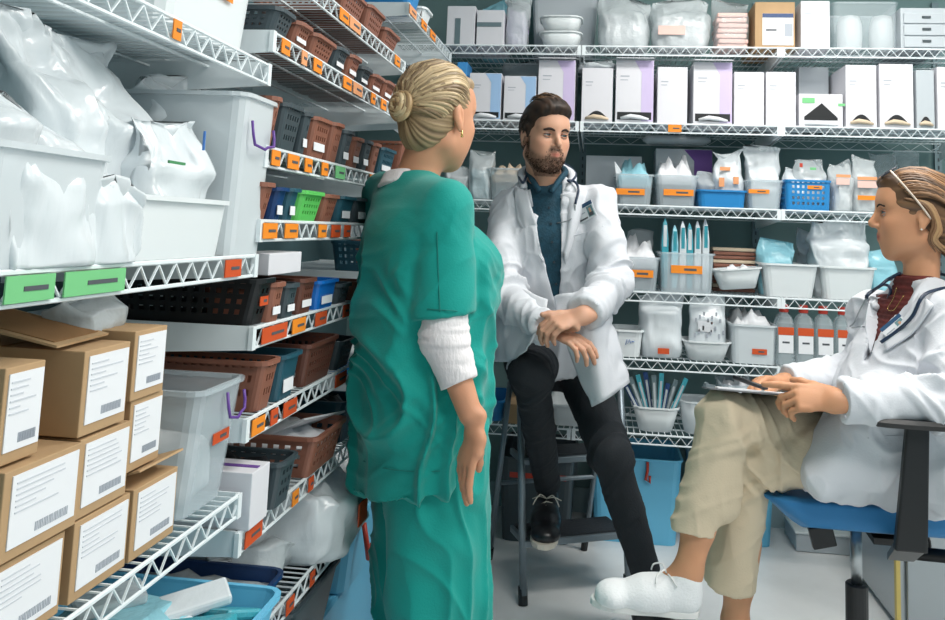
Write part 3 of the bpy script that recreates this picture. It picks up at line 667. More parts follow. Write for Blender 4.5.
basket('pinkish brown bin near the far end of the top far left shelf', 0.1, 0.2, 0.075, 'brown', 2, name='perforated_bin', cat='bin', step=0.01, place=((-0.6, 2.80, 1.6235), PI/2))
carton('white carton at the far end of the second far left shelf', 0.08, 0.18, 0.07, place=((-0.6, 2.93, 1.6235), PI/2), text=False)
carton('white and red carton behind the bins of the third middle left shelf', 0.2, 0.12, 0.1, place=((-0.86, 2.0, 1.3335), PI/2), text=False)
for k, (y, z, c, nm) in enumerate(((2.38, 1.3635, 'brown', 'brown bin on the third far left shelf, behind the nurse\'s head'), (2.55, 1.3635, 'dgrey', 'dark grey bin on the third far left shelf, behind the nurse\'s head'), (2.4, 1.0535, 'teal', 'dark teal bin on the fourth far left shelf'), (2.6, 1.0535, 'brown', 'brown bin on the fourth far left shelf'), (2.4, 0.7435, 'blue', 'blue bin on the fifth far left shelf'))):
    basket(nm, 0.12, 0.22, 0.09, c, 3, name='perforated_bin', cat='bin', step=0.011, place=((-0.6, y, z), PI/2))
# large black basket on the fifth middle shelf
t = basket('large black perforated basket at the near end of the fifth middle left shelf', 0.07, 0.3, 0.082, 'black', 3, step=0.012, place=((-0.596, 1.375, 1.0125), PI/2), lab_=(0.3, 0.8, 0.5, 'rorange'))
carton('plain white carton lying on the bins below the row of coloured bins', 0.16, 0.07, 0.04, place=((-0.60, 1.42, 1.098), PI/2), text=False)
for k in range(3):
    j = MB(); j.lathe([(0.014, 0), (0.016, 0.004), (0.016, 0.04), (0.008, 0.052), (0.008, 0.062)], M['clear'], 12); o = tag(j.build('glass_vial', smooth=True), 'small clear vial standing behind the white carton', 'vial', 'small clear vials'); o.location = (-0.755, 1.62+0.05*k, 1.0125)
# sixth shelf: white liner sheet
b = MB(); b.box((0, 0, 0.001), (0.42, 0.8, 0.002), M['wplast']); o = tag(b.build('shelf_liner'), 'white liner sheet under the bins of the sixth middle left shelf', 'liner'); o.location = (-0.83, 1.84, 0.8558)
o.scale = (1, 1, 1)
# seventh shelf
Z6 = LU2[6]+0.0035
basket('long brown perforated basket with holes along its rim, on the seventh left shelf', 0.2, 0.32, 0.085, 'brown', 3, place=((-0.575, 1.66, Z6), PI/2), step=0.014, cont='paper')
basket('dark grey perforated bin in front of the long brown basket', 0.085, 0.2, 0.085, 'dgrey', 3, name='perforated_bin', cat='bin', place=((-0.575, 1.475, Z6), PI/2), step=0.012, cont='black')
t = carton('white carton with dark purple stripe beside the frosted tub', 0.075, 0.2, 0.095, place=((-0.585, 1.375, Z6), PI/2), text=False)
b = MB(); b.box((0.037, 0.1, 0.0955), (0.012, 0.19, 0.002), M['violet']); b.build('stripe', t)
t = thing('blister_sheet', 'white printed sheet with blue rows lying over the brown basket', 'sheet')
b = MB(); b.box((0.09, 0.06, 0.0), (0.18, 0.11, 0.004), M['paper']); b.build('sheet', t)
b = MB()
for i in range(5):
    for j in range(5): b.box((0.03+0.03*i, 0.02+0.02*j, 0.0025), (0.018, 0.006, 0.002), M['inkb' if i > 1 else 'gpaper'])
b.build('printed_rows', t); t.location = (-0.62, 1.72, Z6+0.108); t.rotation_euler = (-0.45, 0.1, PI/2-0.2)
tub('teal tub at the back of the seventh left shelf, beside the nurse', 0.12, 0.2, 0.1, 'teal', place=((-0.6, 1.93, Z6), PI/2), cont='black')
tub('black tub behind the printed sheet on the seventh left shelf', 0.14, 0.1, 0.11, 'black', place=((-0.92, 1.78, Z6), PI/2))
# bags hanging low beside the nurse
Z7 = LU2[7]+0.0035
bag('large clear bag with red label resting on the lowest shelf', 0.26, 0.3, 0.20, 'bagw', seed=41, place=((-0.535, 1.74, Z7), PI/2), crump=0.032, print_=[('rorange', 0.45, 0.7, 0.25, 0.5)], inner='bagw')
bag('smaller grey bag behind the large clear one, inside the light blue tub', 0.2, 0.2, 0.2, 'bagg', seed=42, place=((-0.64, 2.12, Z7-0.05), PI/2), crump=0.030, print_=[('orange', 0.1, 0.25, 0.6, 0.8)])
bag('flat grey bag lying left of the red labelled bag', 0.2, 0.25, 0.10, 'bagg', seed=43, place=((-0.63, 1.60, Z7), PI/2), crump=0.028)
tub('navy blue tray under the white carton', 0.19, 0.3, 0.06, 'navy', place=((-0.60, 1.40, Z7), PI/2), cont='bagg', clvl=0.6, name='plastic_tray', cat='tray', taper=0.92)
# lower still, on the floor level platform: bins
def free_tub(*a, **k): return tub(*a, **k)
t = free_tub('vivid blue tub low in front of the navy tray', 0.2, 0.3, 0.12, 'bblue', place=((-0.56, 1.335, 0.30), PI/2), cont='teal', clvl=0.7)
t = free_tub('light blue tub full of teal packets below the cardboard boxes', 0.36, 0.34, 0.13, 'lblue', place=((-0.50, 0.96, 0.475), PI/2), clvl=0.72, cont='bagb')
rnd = random.Random(11)
for k in range(14):
    b = MB(); c = ['tealpk', 'bagw', 'bagb', 'bagt'][k % 4]
    b.loft([[Vector((x*1.0, y, z)) for x, y in ((-0.05, -0.03), (0.05, -0.03), (0.055, 0.03), (-0.05, 0.03))] for z, s_ in ((0, 1), (0.008, 1), (0.016, 1))], M[c])
    o = tag(b.build('wrapped_packet', bevel=0.005), '%s wrapped packet lying in the light blue tub' % {'tealpk': 'teal', 'bagw': 'white', 'bagb': 'pale blue', 'bagt': 'clear'}[c], 'packet', 'wrapped packets in the light blue tub, %s' % {'tealpk': 'teal', 'bagw': 'white', 'bagb': 'pale blue', 'bagt': 'clear'}[c])
    o.location = (-0.555-0.055*(k % 4), 1.02+0.057*(k//3), 0.585+0.016*(k % 3)); o.rotation_euler = (rnd.uniform(-.25, .25), rnd.uniform(-.3, .3), rnd.uniform(0, 3))
t = thing('low_rack', 'low white rack carrying the tubs under the left shelves', 'rack', (-0.87, 1.1, 0))
b = MB(); b.box((0, -0.02, 0.452), (0.5, 0.44, 0.02), M['wire']); b.build('board', t)
b = MB(); b.box((0, 0.33, 0.287), (0.5, 0.25, 0.02), M['wire']); b.build('board', t)
for sx in (-0.2, 0.2):
    for sy, h in ((-0.22, 0.44), (0.18, 0.44), (0.43, 0.277)):
        b = MB(); b.tube([(sx, sy, 0), (sx, sy, h)], 0.012, M['wire'], 8); b.build('leg', t)
free_tub('dark grey bin of clear sachets at the foot of the lowest shelf', 0.34, 0.34, 0.145, 'dgrey', place=((-0.60, 1.64, 0.262), PI/2), cont='bagg', clvl=0.55, hump=0.4, r=0.04)
b = MB(); b.box((-0.84, 2.06, 0.13), (0.40, 0.90, 0.258), M['lblue']); tag(b.build('storage_crate', bevel=0.012), 'light blue closed crate standing under the dark grey bin', 'crate')
t = free_tub('light blue tub with clear bag beside the nurse\'s trousers', 0.42, 0.34, 0.19, 'lblue', place=((-0.60, 2.05, 0.262), PI/2), clvl=0.7, cont='bagb', hump=0.5, r=0.04)
strap(t, [(0.08, -0.006, 0.16), (0.07, -0.02, 0.11), (0.09, -0.02, 0.07), (0.13, -0.02, 0.06), (0.14, -0.015, 0.09)], 0.007, M['red'], 'handle', 8, 'red clip handle')

# ------------------------------------------------------------------ near shelves
XF = -0.615
def zz(y, X, Y): return Zy(y, X, Y)
def ziptie(t, w_, h, x0, x1, z1, y=-0.004, flip=1):
    rnd = random.Random(4)
    pts = [(x0, y, z1+0.004), (x0-0.001, y-0.004, z1-0.02), (x0+0.003, y-0.006, z1-0.036), ((x0+x1)/2-0.004, y-0.009, z1-0.041), ((x0+x1)/2+0.01, y-0.007, z1-0.036), (x1-0.004, y-0.006, z1-0.032), (x1, y-0.004, z1-0.018), (x1-0.002, y-0.002, z1-0.002)]
    strap(t, pts, 0.0026, M['purple'], 'zip_tie', 6, 'purple loop tied through the rim')
# frosted tub between the boxes and the middle unit (shelf z .732)
t = tub('tall frosted tub with purple tie and red label beside the cardboard boxes', 0.155, 0.36, 0.195, 'clear', place=((-0.605, 1.205, 0.7365), PI/2), taper=0.88, cat='tub', r=0.02, lab_=(0.42, 0.78, 0.55, 'rorange', 0.045))
ziptie(t, 0.155, 0.195, 0.085, 0.145, 0.175)
bag('white crinkled bag inside the tall frosted tub', 0.12, 0.28, 0.13, 'bagw', seed=51, place=((-0.63, 1.222, 0.742), PI/2), crump=0.02)
# cardboard boxes
def cbox(label, y0, y1, z0, h, d=0.22, flap=0, X=XF, rz=0, seed=0):
    L_ = y1-y0
    t = thing('cardboard_box', label, 'box', group='cardboard boxes')
    b = MB(); b.box((L_/2, d/2, h/2), (L_, d, h), M['card']); b.build('body', t, bevel=0.0012)
    b = MB(); b.box((L_*0.52, -0.0008, h*0.53), (L_*0.86, 0.0014, h*0.80), M['paper'])
    rnd = random.Random(seed)
    for k in range(6):
        zc = h*(0.84-0.065*k); w1 = L_*rnd.uniform(0.25, 0.7)
        b.box((L_*0.14+w1/2, -0.0018, zc), (w1, 0.0008, h*0.018), M['g2paper'])
    for k in range(20):
        b.box((L_*(0.42+0.022*k), -0.0018, h*0.25), (L_*(0.006 if k % 3 else 0.013), 0.0008, h*0.10), M['gpaper'])
    b.build('shipping_label', t)['label'] = 'white shipping label with bar code'
    if flap:
        b = MB(); b.box((L_/2, 0.03, h+0.014), (L_, 0.075, 0.003), M['card'], Matrix.Rotation(-flap, 3, 'X')); b.build('flap', t); b = MB(); b.box((L_/2, d-0.03, h+0.006), (L_, 0.06, 0.003), M['dcard'], Matrix.Rotation(flap*0.5, 3, 'X')); b.build('flap', t)
    b = MB(); b.box((L_/2, d/2, h+0.0005), (L_, 0.004, 0.0012), M['dcard']); b.build('seam', t)
    t.location = (X, y0, z0); t.rotation_euler = (0, 0, PI/2+rz); return t
zb = 0.7365
cbox('far cardboard box of the bottom layer, with its flap raised', 1.058, 1.172, zb, 0.094, flap=0.3, seed=1)
cbox('middle cardboard box of the bottom layer', 0.935, 1.050, zb, 0.094, seed=2)
cbox('near cardboard box of the bottom layer, at the lower left corner', 0.80, 0.918, zb, 0.092, seed=3)
cbox('far cardboard box of the middle layer', 1.040, 1.120, zb+0.120, 0.094, seed=4, X=XF-0.004)
cbox('middle cardboard box of the middle layer, flap not quite closed', 0.932, 1.037, zb+0.0965, 0.094, seed=5, flap=0)
cbox('near cardboard box of the middle layer, large label at the left edge', 0.80, 0.926, zb+0.0965, 0.094, seed=6, X=XF+0.006)
cbox('far cardboard box of the top layer', 1.030, 1.110, zb+0.2155, 0.092, seed=7)
cbox('middle cardboard box of the top layer, brown side showing', 0.925, 1.020, zb+0.1945, 0.102, seed=8, X=XF)
cbox('near cardboard box of the top layer at the left edge', 0.80, 0.862, zb+0.1945, 0.102, seed=9, X=XF-0.005)
cbox('cardboard box lying across the back of the top layer', 0.84, 1.10, zb+0.1945, 0.085, X=XF-0.24, d=0.16, seed=10)
t = thing('cardboard_sheet', 'brown cardboard sheet leaning over the top layer of boxes', 'cardboard'); b = MB(); b.box((0, 0, 0), (0.26, 0.12, 0.003), M['card']); b.box((0.0, 0.0, 0.0022), (0.24, 0.1, 0.001), M['dcard']); b.build('sheet', t); t.location = (-0.77, 0.95, 1.066); t.rotation_euler = (0, 0.2, 0.1)
bag('crumpled clear bag tucked behind the top layer of boxes', 0.1, 0.08, 0.05, 'bagg', seed=52, place=((-0.66, 1.0, 1.036), PI/2), crump=0.012)
# shelf z 1.136 : bags and tubs
zs = 1.1395
tub('white low bin of bags on the near shelf above the green labels', 0.28, 0.34, 0.088, 'wplast', place=((-0.605, 0.975, zs), PI/2), taper=0.95, r=0.02)
t = tub('tall white translucent tub with purple tie at the end of the near shelf', 0.135, 0.34, 0.272, 'clear2', place=((-0.595, 1.262, zs), PI/2), taper=0.93, r=0.02)
ziptie(t, 0.135, 0.23, 0.022, 0.108, 0.222, y=-0.006)
bag('tall white pleated bag filling the tub with the purple tie', 0.12, 0.29, 0.30, 'bagw', seed=60, place=((-0.63, 1.267, zs+0.006), PI/2), crump=0.02, flare=0.95)
bag('big folded clear white bag standing in the low bin, the taller left one', 0.12, 0.2, 0.31, 'bagw', seed=53, place=((-0.66, 0.93, zs+0.004), PI/2), crump=0.022, slump=-0.25, top=0.4)
bag('big folded clear white bag leaning right in the low bin', 0.16, 0.2, 0.315, 'bagw', seed=54, place=((-0.68, 1.045, zs+0.004), PI/2), crump=0.022, slump=-0.2, top=0.4, flare=1.1)
bag('white bag with small blue print in the low bin', 0.16, 0.1, 0.20, 'bagw', seed=55, place=((-0.62, 1.075, zs+0.004), PI/2), crump=0.016, print_=[('gink', 0.02, 0.3, 0.66, 0.68), ('inkb', 0.62, 0.64, 0.8, 0.95)])
for k, (y0, w_, h, sd, nm, X, c) in enumerate(((0.74, 0.1, 0.215, 56, 'white paper bag with pointed top at the left edge', -0.62, 'bagw'), (0.845, 0.1, 0.185, 57, 'white square topped bag right of the pointed bag', -0.63, 'bagw'), (0.915, 0.07, 0.14, 58, 'small crumpled white bag in front of the folded bags', -0.602, 'bagw'), (0.76, 0.14, 0.125, 59, 'low white bag in front at the left edge', -0.59, 'bagw'), (0.875, 0.12, 0.10, 61, 'low lumpy white bag beside the low bin', -0.588, 'bagw'))):
    bag(nm, w_, 0.16 if k < 3 else 0.03+0.0, h, c, seed=sd, place=((X, y0, zs), PI/2), crump=0.012, top=0.25, flare=1.05)
tub('frosted tub of white bags at the left edge of the near shelf', 0.2, 0.3, 0.13, 'clear2', place=((-0.596, 0.715, zs), PI/2), taper=0.95, r=0.02)
# top near shelf
t = tub('white tub with orange label on the overhead near shelf', 0.29, 0.34, 0.17, 'wplast', place=((-0.615, 1.035, 1.4795), PI/2), taper=0.93, r=0.03)
front_label(t, 0.155, 0.20, 0.075, 0.087, 'orange', y=0.0005)
# ------------------------------------------------------------------ blended solids meshed as one continuous surface
from mathutils.bvhtree import BVHTree
A = lambda v: np.array([v[0], v[1], v[2]], dtype=np.float64)
def nrm(v): v = A(v); return v/np.linalg.norm(v)
class Solid:
    def __init__(s, lo, hi, vox):
        s.lo = A(lo); s.vox = vox; s.n = np.ceil((A(hi)-s.lo)/vox).astype(int)+1
        s.f = np.full(s.n, 0.05, np.float32)
    def _box(s, lo, hi, pad):
        a = np.clip(np.floor((lo-pad-s.lo)/s.vox).astype(int), 0, s.n-1); b_ = np.clip(np.ceil((hi+pad-s.lo)/s.vox).astype(int)+1, 1, s.n)
        if np.any(b_ <= a): return None, None
        g = [((np.arange(a[i], b_[i])*s.vox+s.lo[i]).astype(np.float32)) for i in range(3)]
        P = (g[0][:, None, None], g[1][None, :, None], g[2][None, None, :])
        return (slice(a[0], b_[0]), slice(a[1], b_[1]), slice(a[2], b_[2])), P
    def _mix(s, sl, d, k, sub):
        f = s.f[sl]
        if sub:
            g = -d; 
            if k > 0: h = np.clip(k-np.abs(f-g), 0, None)/k; r = np.maximum(f, g)+h*h*k*0.25
            else: r = np.maximum(f, g)
        else:
            if k > 0: h = np.clip(k-np.abs(f-d), 0, None)/k; r = np.minimum(f, d)-h*h*k*0.25
            else: r = np.minimum(f, d)
        s.f[sl] = r.astype(np.float32)
    def ecap(s, a, b_, ra, rb, side=(1, 0, 0), k=0.02, sub=False, clip=None, end=1.0):
        """tapered capsule with elliptic section; ra, rb = (radius along side, radius across)"""
        a, b_ = A(a), A(b_); ra = ra if hasattr(ra, '__len__') else (ra, ra); rb = rb if hasattr(rb, '__len__') else (rb, rb)
        R = max(*ra, *rb); pad = R+k+3*s.vox
        sl, P = s._box(np.minimum(a, b_), np.maximum(a, b_), pad)
        if sl is None: return
        w_ = b_-a; L_ = np.linalg.norm(w_)+1e-9; w_ = w_/L_
        u = A(side); u = u-w_*(u@w_)
        if np.linalg.norm(u) < 1e-4: u = np.cross(w_, [0, 1, 0.3])
        u /= np.linalg.norm(u); v = np.cross(w_, u)
        dot = lambda e: (P[0]-a[0])*e[0]+(P[1]-a[1])*e[1]+(P[2]-a[2])*e[2]
        t = dot(w_); tt = np.clip(t/L_, 0, 1); ru = ra[0]+(rb[0]-ra[0])*tt; rv = ra[1]+(rb[1]-ra[1])*tt
        e = t-tt*L_; m = np.minimum(ru, rv); q = np.sqrt((dot(u)/ru)**2+(dot(v)/rv)**2+(e/(m*end))**2)
        d = (q-1)*m
        if clip is not None:
            for (c, n_) in clip: d = np.maximum(d, (P[0]-c[0])*n_[0]+(P[1]-c[1])*n_[1]+(P[2]-c[2])*n_[2])
        s._mix(sl, d, k, sub)
    def ell(s, c, r, ax=((1, 0, 0), (0, 1, 0), (0, 0, 1)), k=0.02, sub=False, clip=None):
        c = A(c); pad = max(r)+k+3*s.vox; sl, P = s._box(c, c, pad)
        if sl is None: return
        q = [((P[0]-c[0])*x[0]+(P[1]-c[1])*x[1]+(P[2]-c[2])*x[2]) for x in ax]
        k0 = np.sqrt(sum((q[i]/r[i])**2 for i in range(3)))+1e-6; k1 = np.sqrt(sum((q[i]/r[i]**2)**2 for i in range(3)))+1e-6
        d = k0*(k0-1)/k1
        if clip is not None:
            for (cc, n_) in clip: d = np.maximum(d, (P[0]-cc[0])*n_[0]+(P[1]-cc[1])*n_[1]+(P[2]-cc[2])*n_[2])
        s._mix(sl, d, k, sub)
    def chain(s, pts, rs, k=0.01, side=(1, 0, 0)):
        for i in range(len(pts)-1): s.ecap(pts[i], pts[i+1], rs[i], rs[i+1], side, k)
    def func(s, fn, lo, hi, mode='sub', k=0.0):
        sl, P = s._box(A(lo), A(hi), 0)
        if sl is None: return
        s._mix(sl, fn(*P)+np.zeros(s.f[sl].shape, np.float32), k, mode == 'sub')
    def plane(s, c, n_, k=0.0):
        sl, P = s._box(s.lo, s.lo+s.n*s.vox, 0)
        s._mix(sl, -((P[0]-c[0])*n_[0]+(P[1]-c[1])*n_[1]+(P[2]-c[2])*n_[2])+np.zeros(s.f.shape, np.float32), k, True)
    def mesh(s):
        f = s.f; f[0] = f[-1] = 0.05; f[:, 0] = f[:, -1] = 0.05; f[:, :, 0] = f[:, :, -1] = 0.05
        ins = f < 0; n = s.n-1
        cs = np.zeros(n, np.int8)
        for dx in (0, 1):
            for dy in (0, 1):
                for dz in (0, 1): cs += ins[dx:dx+n[0], dy:dy+n[1], dz:dz+n[2]]
        act = (cs > 0) & (cs < 8); idx = np.argwhere(act); num = len(idx)
        acc = np.zeros((num, 3)); cnt = np.zeros(num); corners = [(a, b_, c) for a in (0, 1) for b_ in (0, 1) for c in (0, 1)]
        val = {c: f[idx[:, 0]+c[0], idx[:, 1]+c[1], idx[:, 2]+c[2]].astype(np.float64) for c in corners}
        for i, c in enumerate(corners):
            for ax in range(3):
                if c[ax] == 0:
                    e = list(c); e[ax] = 1; e = tuple(e); a, b_ = val[c], val[e]; m_ = (a < 0) != (b_ < 0)
                    t = np.where(m_, a/np.where(m_, a-b_, 1), 0); p = np.tile(np.array(c, float), (num, 1)); p[:, ax] += t
                    acc += p*m_[:, None]; cnt += m_
        V = (idx+acc/cnt[:, None])*s.vox+s.lo
        ids = np.full(n, -1, np.int64); ids[idx[:, 0], idx[:, 1], idx[:, 2]] = np.arange(num)
        F = []
        for ax in range(3):
            o1, o2 = [(1, 2), (2, 0), (0, 1)][ax]
            sh = [slice(0, -1)]*3; sh2 = [slice(0, -1)]*3; sh2[ax] = slice(1, None)
            full = [slice(1, s.n[i]-1) for i in range(3)]; full[ax] = slice(0, s.n[ax]-1); f2 = list(full); f2[ax] = slice(1, s.n[ax])
            a = ins[tuple(full)]; b_ = ins[tuple(f2)]; ed = np.argwhere(a != b_)
            if not len(ed): continue
            off = np.array([1, 1, 1]); off[ax] = 0; e = ed+off; w_ = a[ed[:, 0], ed[:, 1], ed[:, 2]]
            def g(d1, d2):
                q = e.copy(); q[:, o1] -= d1; q[:, o2] -= d2; return ids[q[:, 0], q[:, 1], q[:, 2]]
            q = np.stack([g(1, 1), g(0, 1), g(0, 0), g(1, 0)], 1); q[~w_] = q[~w_][:, ::-1]; F.append(q)
        return V, np.concatenate(F)
def smooth_verts(V, F, it=1, lam=0.5):
    e = np.concatenate([F[:, [0, 1]], F[:, [1, 2]], F[:, [2, 3]], F[:, [3, 0]]]); 
    for _ in range(it):
        acc = np.zeros_like(V); cnt = np.zeros(len(V))
        for a, b_ in ((0, 1), (1, 0)):
            for c in range(3): acc[:, c] += np.bincount(e[:, a], V[e[:, b_], c], len(V))
            cnt += np.bincount(e[:, a], minlength=len(V))
        V = V+(acc/cnt[:, None]-V)*lam
    return V
def normals(V, F):
    n_ = np.cross(V[F[:, 2]]-V[F[:, 0]], V[F[:, 3]]-V[F[:, 1]]); out = np.zeros_like(V)
    for k in range(4):
        for c in range(3): out[:, c] += np.bincount(F[:, k], n_[:, c], len(V))
    return out/(np.linalg.norm(out, axis=1)[:, None]+1e-12)
# cheap vectorised value noise
_rng = np.random.default_rng(5); _T = _rng.random((64, 64, 64))
def vnoise(P):
    i = np.floor(P).astype(int); t = P-i; t = t*t*(3-2*t); out = 0
    for dx in (0, 1):
        for dy in (0, 1):
            for dz in (0, 1):
                wgt = (t[:, 0] if dx else 1-t[:, 0])*(t[:, 1] if dy else 1-t[:, 1])*(t[:, 2] if dz else 1-t[:, 2])
                out = out+wgt*_T[(i[:, 0]+dx) & 63, (i[:, 1]+dy) & 63, (i[:, 2]+dz) & 63]
    return out*2-1
def folds(P, scale, seed=0, ridge=True):
    """creases: ridged noise on coordinates stretched by scale (3-vector)"""
    q = P*np.array(scale)+seed*7.31; w_ = vnoise(P*6+seed)*1.2; q = q+w_[:, None]
    r = vnoise(q); return (np.clip(1-np.abs(r)*1.6, 0, 1)**2-0.22) if ridge else r
def to_obj(V, F, name, m, parent=None, colors=None, extra=None):
    me = bpy.data.meshes.new(name); me.vertices.add(len(V)); me.vertices.foreach_set('co', V.astype(np.float32).ravel())
    me.loops.add(len(F)*4); me.polygons.add(len(F)); me.loops.foreach_set('vertex_index', F.astype(np.int32).ravel())
    me.polygons.foreach_set('loop_start', np.arange(0, len(F)*4, 4, dtype=np.int32)); me.polygons.foreach_set('loop_total', np.full(len(F), 4, np.int32))
    me.polygons.foreach_set('use_smooth', np.ones(len(F), bool)); me.update(calc_edges=True); me.validate()
    me.materials.append(m)
    if colors is not None:
        ca = me.color_attributes.new('col', 'FLOAT_COLOR', 'POINT'); ca.data.foreach_set('color', np.concatenate([colors, np.ones((len(V), 1))], 1).astype(np.float32).ravel())
    o = bpy.data.objects.new(name, me); COL.objects.link(o)
    if parent: o.parent = parent
    return o
def bvh(V, F): return BVHTree.FromPolygons([tuple(v) for v in V], [tuple(int(i) for i in f) for f in F])
def surf(T, x, y, off=0.004):
    """the point of a garment's surface seen at a place, lifted off it by off"""
    r = Vector(ray(x, y)).normalized(); h = T.ray_cast(Vector((0, 0, EYE)), r)
    if h[0] is None:
        return None
    n_ = h[1] if h[1].dot(r) < 0 else -h[1]
    return h[0]+n_*off
def surfs(T, pts, off=0.004):
    out = []; last = None
    for p in pts:
        q = surf(T, p[0], p[1], off)
        if q is None: q = U(p[0], p[1], last) if last else None
        if q is not None: out.append(q); last = q.y
    return out
def cr(P, n):
    """Catmull-Rom through points"""
    P = [Vector(p) for p in P]; Q = [P[0]*2-P[1]]+P+[P[-1]*2-P[-2]]; out = []; m_ = len(P)-1
    for i in range(n+1):
        u = i/n*m_; k = min(int(u), m_-1); t = u-k; a, b_, c, d = Q[k:k+4]
        out.append(0.5*((2*b_)+(-a+c)*t+(2*a-5*b_+4*c-d)*t*t+(-a+3*b_-3*c+d)*t**3))
    return out
def sheet(rows, m, name, parent, nu=28, nv=28, thick=0.004, fold=0.0, fscale=(30, 30, 6), seed=1):
    """cloth panel through rows of control points, with folds and thickness"""
    R_ = [cr(r_, nu) for r_ in rows]; G = [cr([r_[i] for r_ in R_], nv) for i in range(nu+1)]
    V = np.array([[A(G[i][j]) for j in range(nv+1)] for i in range(nu+1)]).reshape(-1, 3); F = []
    for i in range(nu):
        for j in range(nv): k = i*(nv+1)+j; F.append((k, k+1, k+nv+2, k+nv+1))
    F = np.array(F)
    if fold: V = V+normals(V, F)*(folds(V, fscale, seed)*fold)[:, None]
    o = to_obj(V, F, name, m, parent); md = o.modifiers.new('solid', 'SOLIDIFY'); md.thickness = thick; md.offset = 0
    return o

# ------------------------------------------------------------------ anatomy
def hand(S, wrist, d, pn, thumb, curls, scale=1.0, spread=0.0, thumbdir=None, tcurl=0.3, k=0.006):
    """wrist point, direction to the knuckles, palm normal (fingers curl towards it), thumb = +1/-1 side; returns fingertips"""
    d = nrm(d); pn = A(pn); pn = nrm(pn-d*(pn@d)); s_ = np.cross(d, pn)*thumb; w0 = A(wrist); sc_ = scale
    S.ecap(w0-d*0.03*sc_, w0+d*0.012*sc_, (0.026*sc_, 0.019*sc_), (0.027*sc_, 0.017*sc_), s_, k*2)
    S.ecap(w0+d*0.01*sc_+s_*0.003, w0+d*0.082*sc_, (0.028*sc_, 0.0145*sc_), (0.037*sc_, 0.0115*sc_), s_, 0.012)
    S.ecap(w0+d*0.02*sc_+s_*0.02*sc_+pn*0.008, w0+d*0.05*sc_+s_*0.03*sc_+pn*0.006, 0.014*sc_, 0.011*sc_, s_, 0.012)
    tips = []
    for i, (off, L_, back, r0) in enumerate(((0.028, 0.078, 0.086, 0.0088), (0.0095, 0.086, 0.09, 0.0089), (-0.009, 0.08, 0.087, 0.0085), (-0.0265, 0.062, 0.079, 0.0076))):
        p = w0+d*back*sc_+s_*off*sc_; sp = spread*(1.5-i); ang = 0.0; q = p-d*0.02*sc_; r = r0*sc_
        pts = [q, p]; rs = [r*1.05, r*1.06]
        for j, (fr, c) in enumerate(zip((0.46, 0.30, 0.24), curls[i])):
            ang += c; dd = (d*math.cos(sp)+s_*math.sin(sp))*math.cos(ang)+pn*math.sin(ang)
            p = p+dd*L_*fr*sc_; pts.append(p); rs.append(r*(1.0, 0.94, 0.8)[j])
        S.chain(pts, rs, 0.003, s_)
        tips.append(p)
    td = nrm(thumbdir) if thumbdir is not None else nrm(d*0.7+s_*0.75+pn*0.25)
    b0 = w0+d*0.022*sc_+s_*0.024*sc_+pn*0.004; p1 = b0+td*0.036*sc_; t2 = nrm(td+(d*0.6-s_*0.3+pn*0.4)*tcurl); p2 = p1+t2*0.032*sc_; t3 = nrm(t2+(d*0.4-s_*0.4+pn*0.3)*tcurl); p3 = p2+t3*0.022*sc_
    S.chain([b0, p1, p2, p3], [0.0145*sc_, 0.0112*sc_, 0.0102*sc_, 0.008*sc_], 0.006, s_)
    tips.append(p3); return tips
class Frame:
    def __init__(s, o, f, up=(0, 0, 1), scale=1.0):
        s.o = A(o); s.f = nrm(f); up = A(up); s.u = nrm(up-s.f*(up@s.f)); s.s = np.cross(s.u, s.f); s.k = scale   # s = the figure's left
    def __call__(s, f, l, u): return s.o+(s.f*f+s.s*l+s.u*u)*s.k
    def ax(s): return (s.f, s.s, s.u)
    def local(s, V): q = (V-s.o)/s.k; return np.stack([q@s.f, q@s.s, q@s.u], 1)
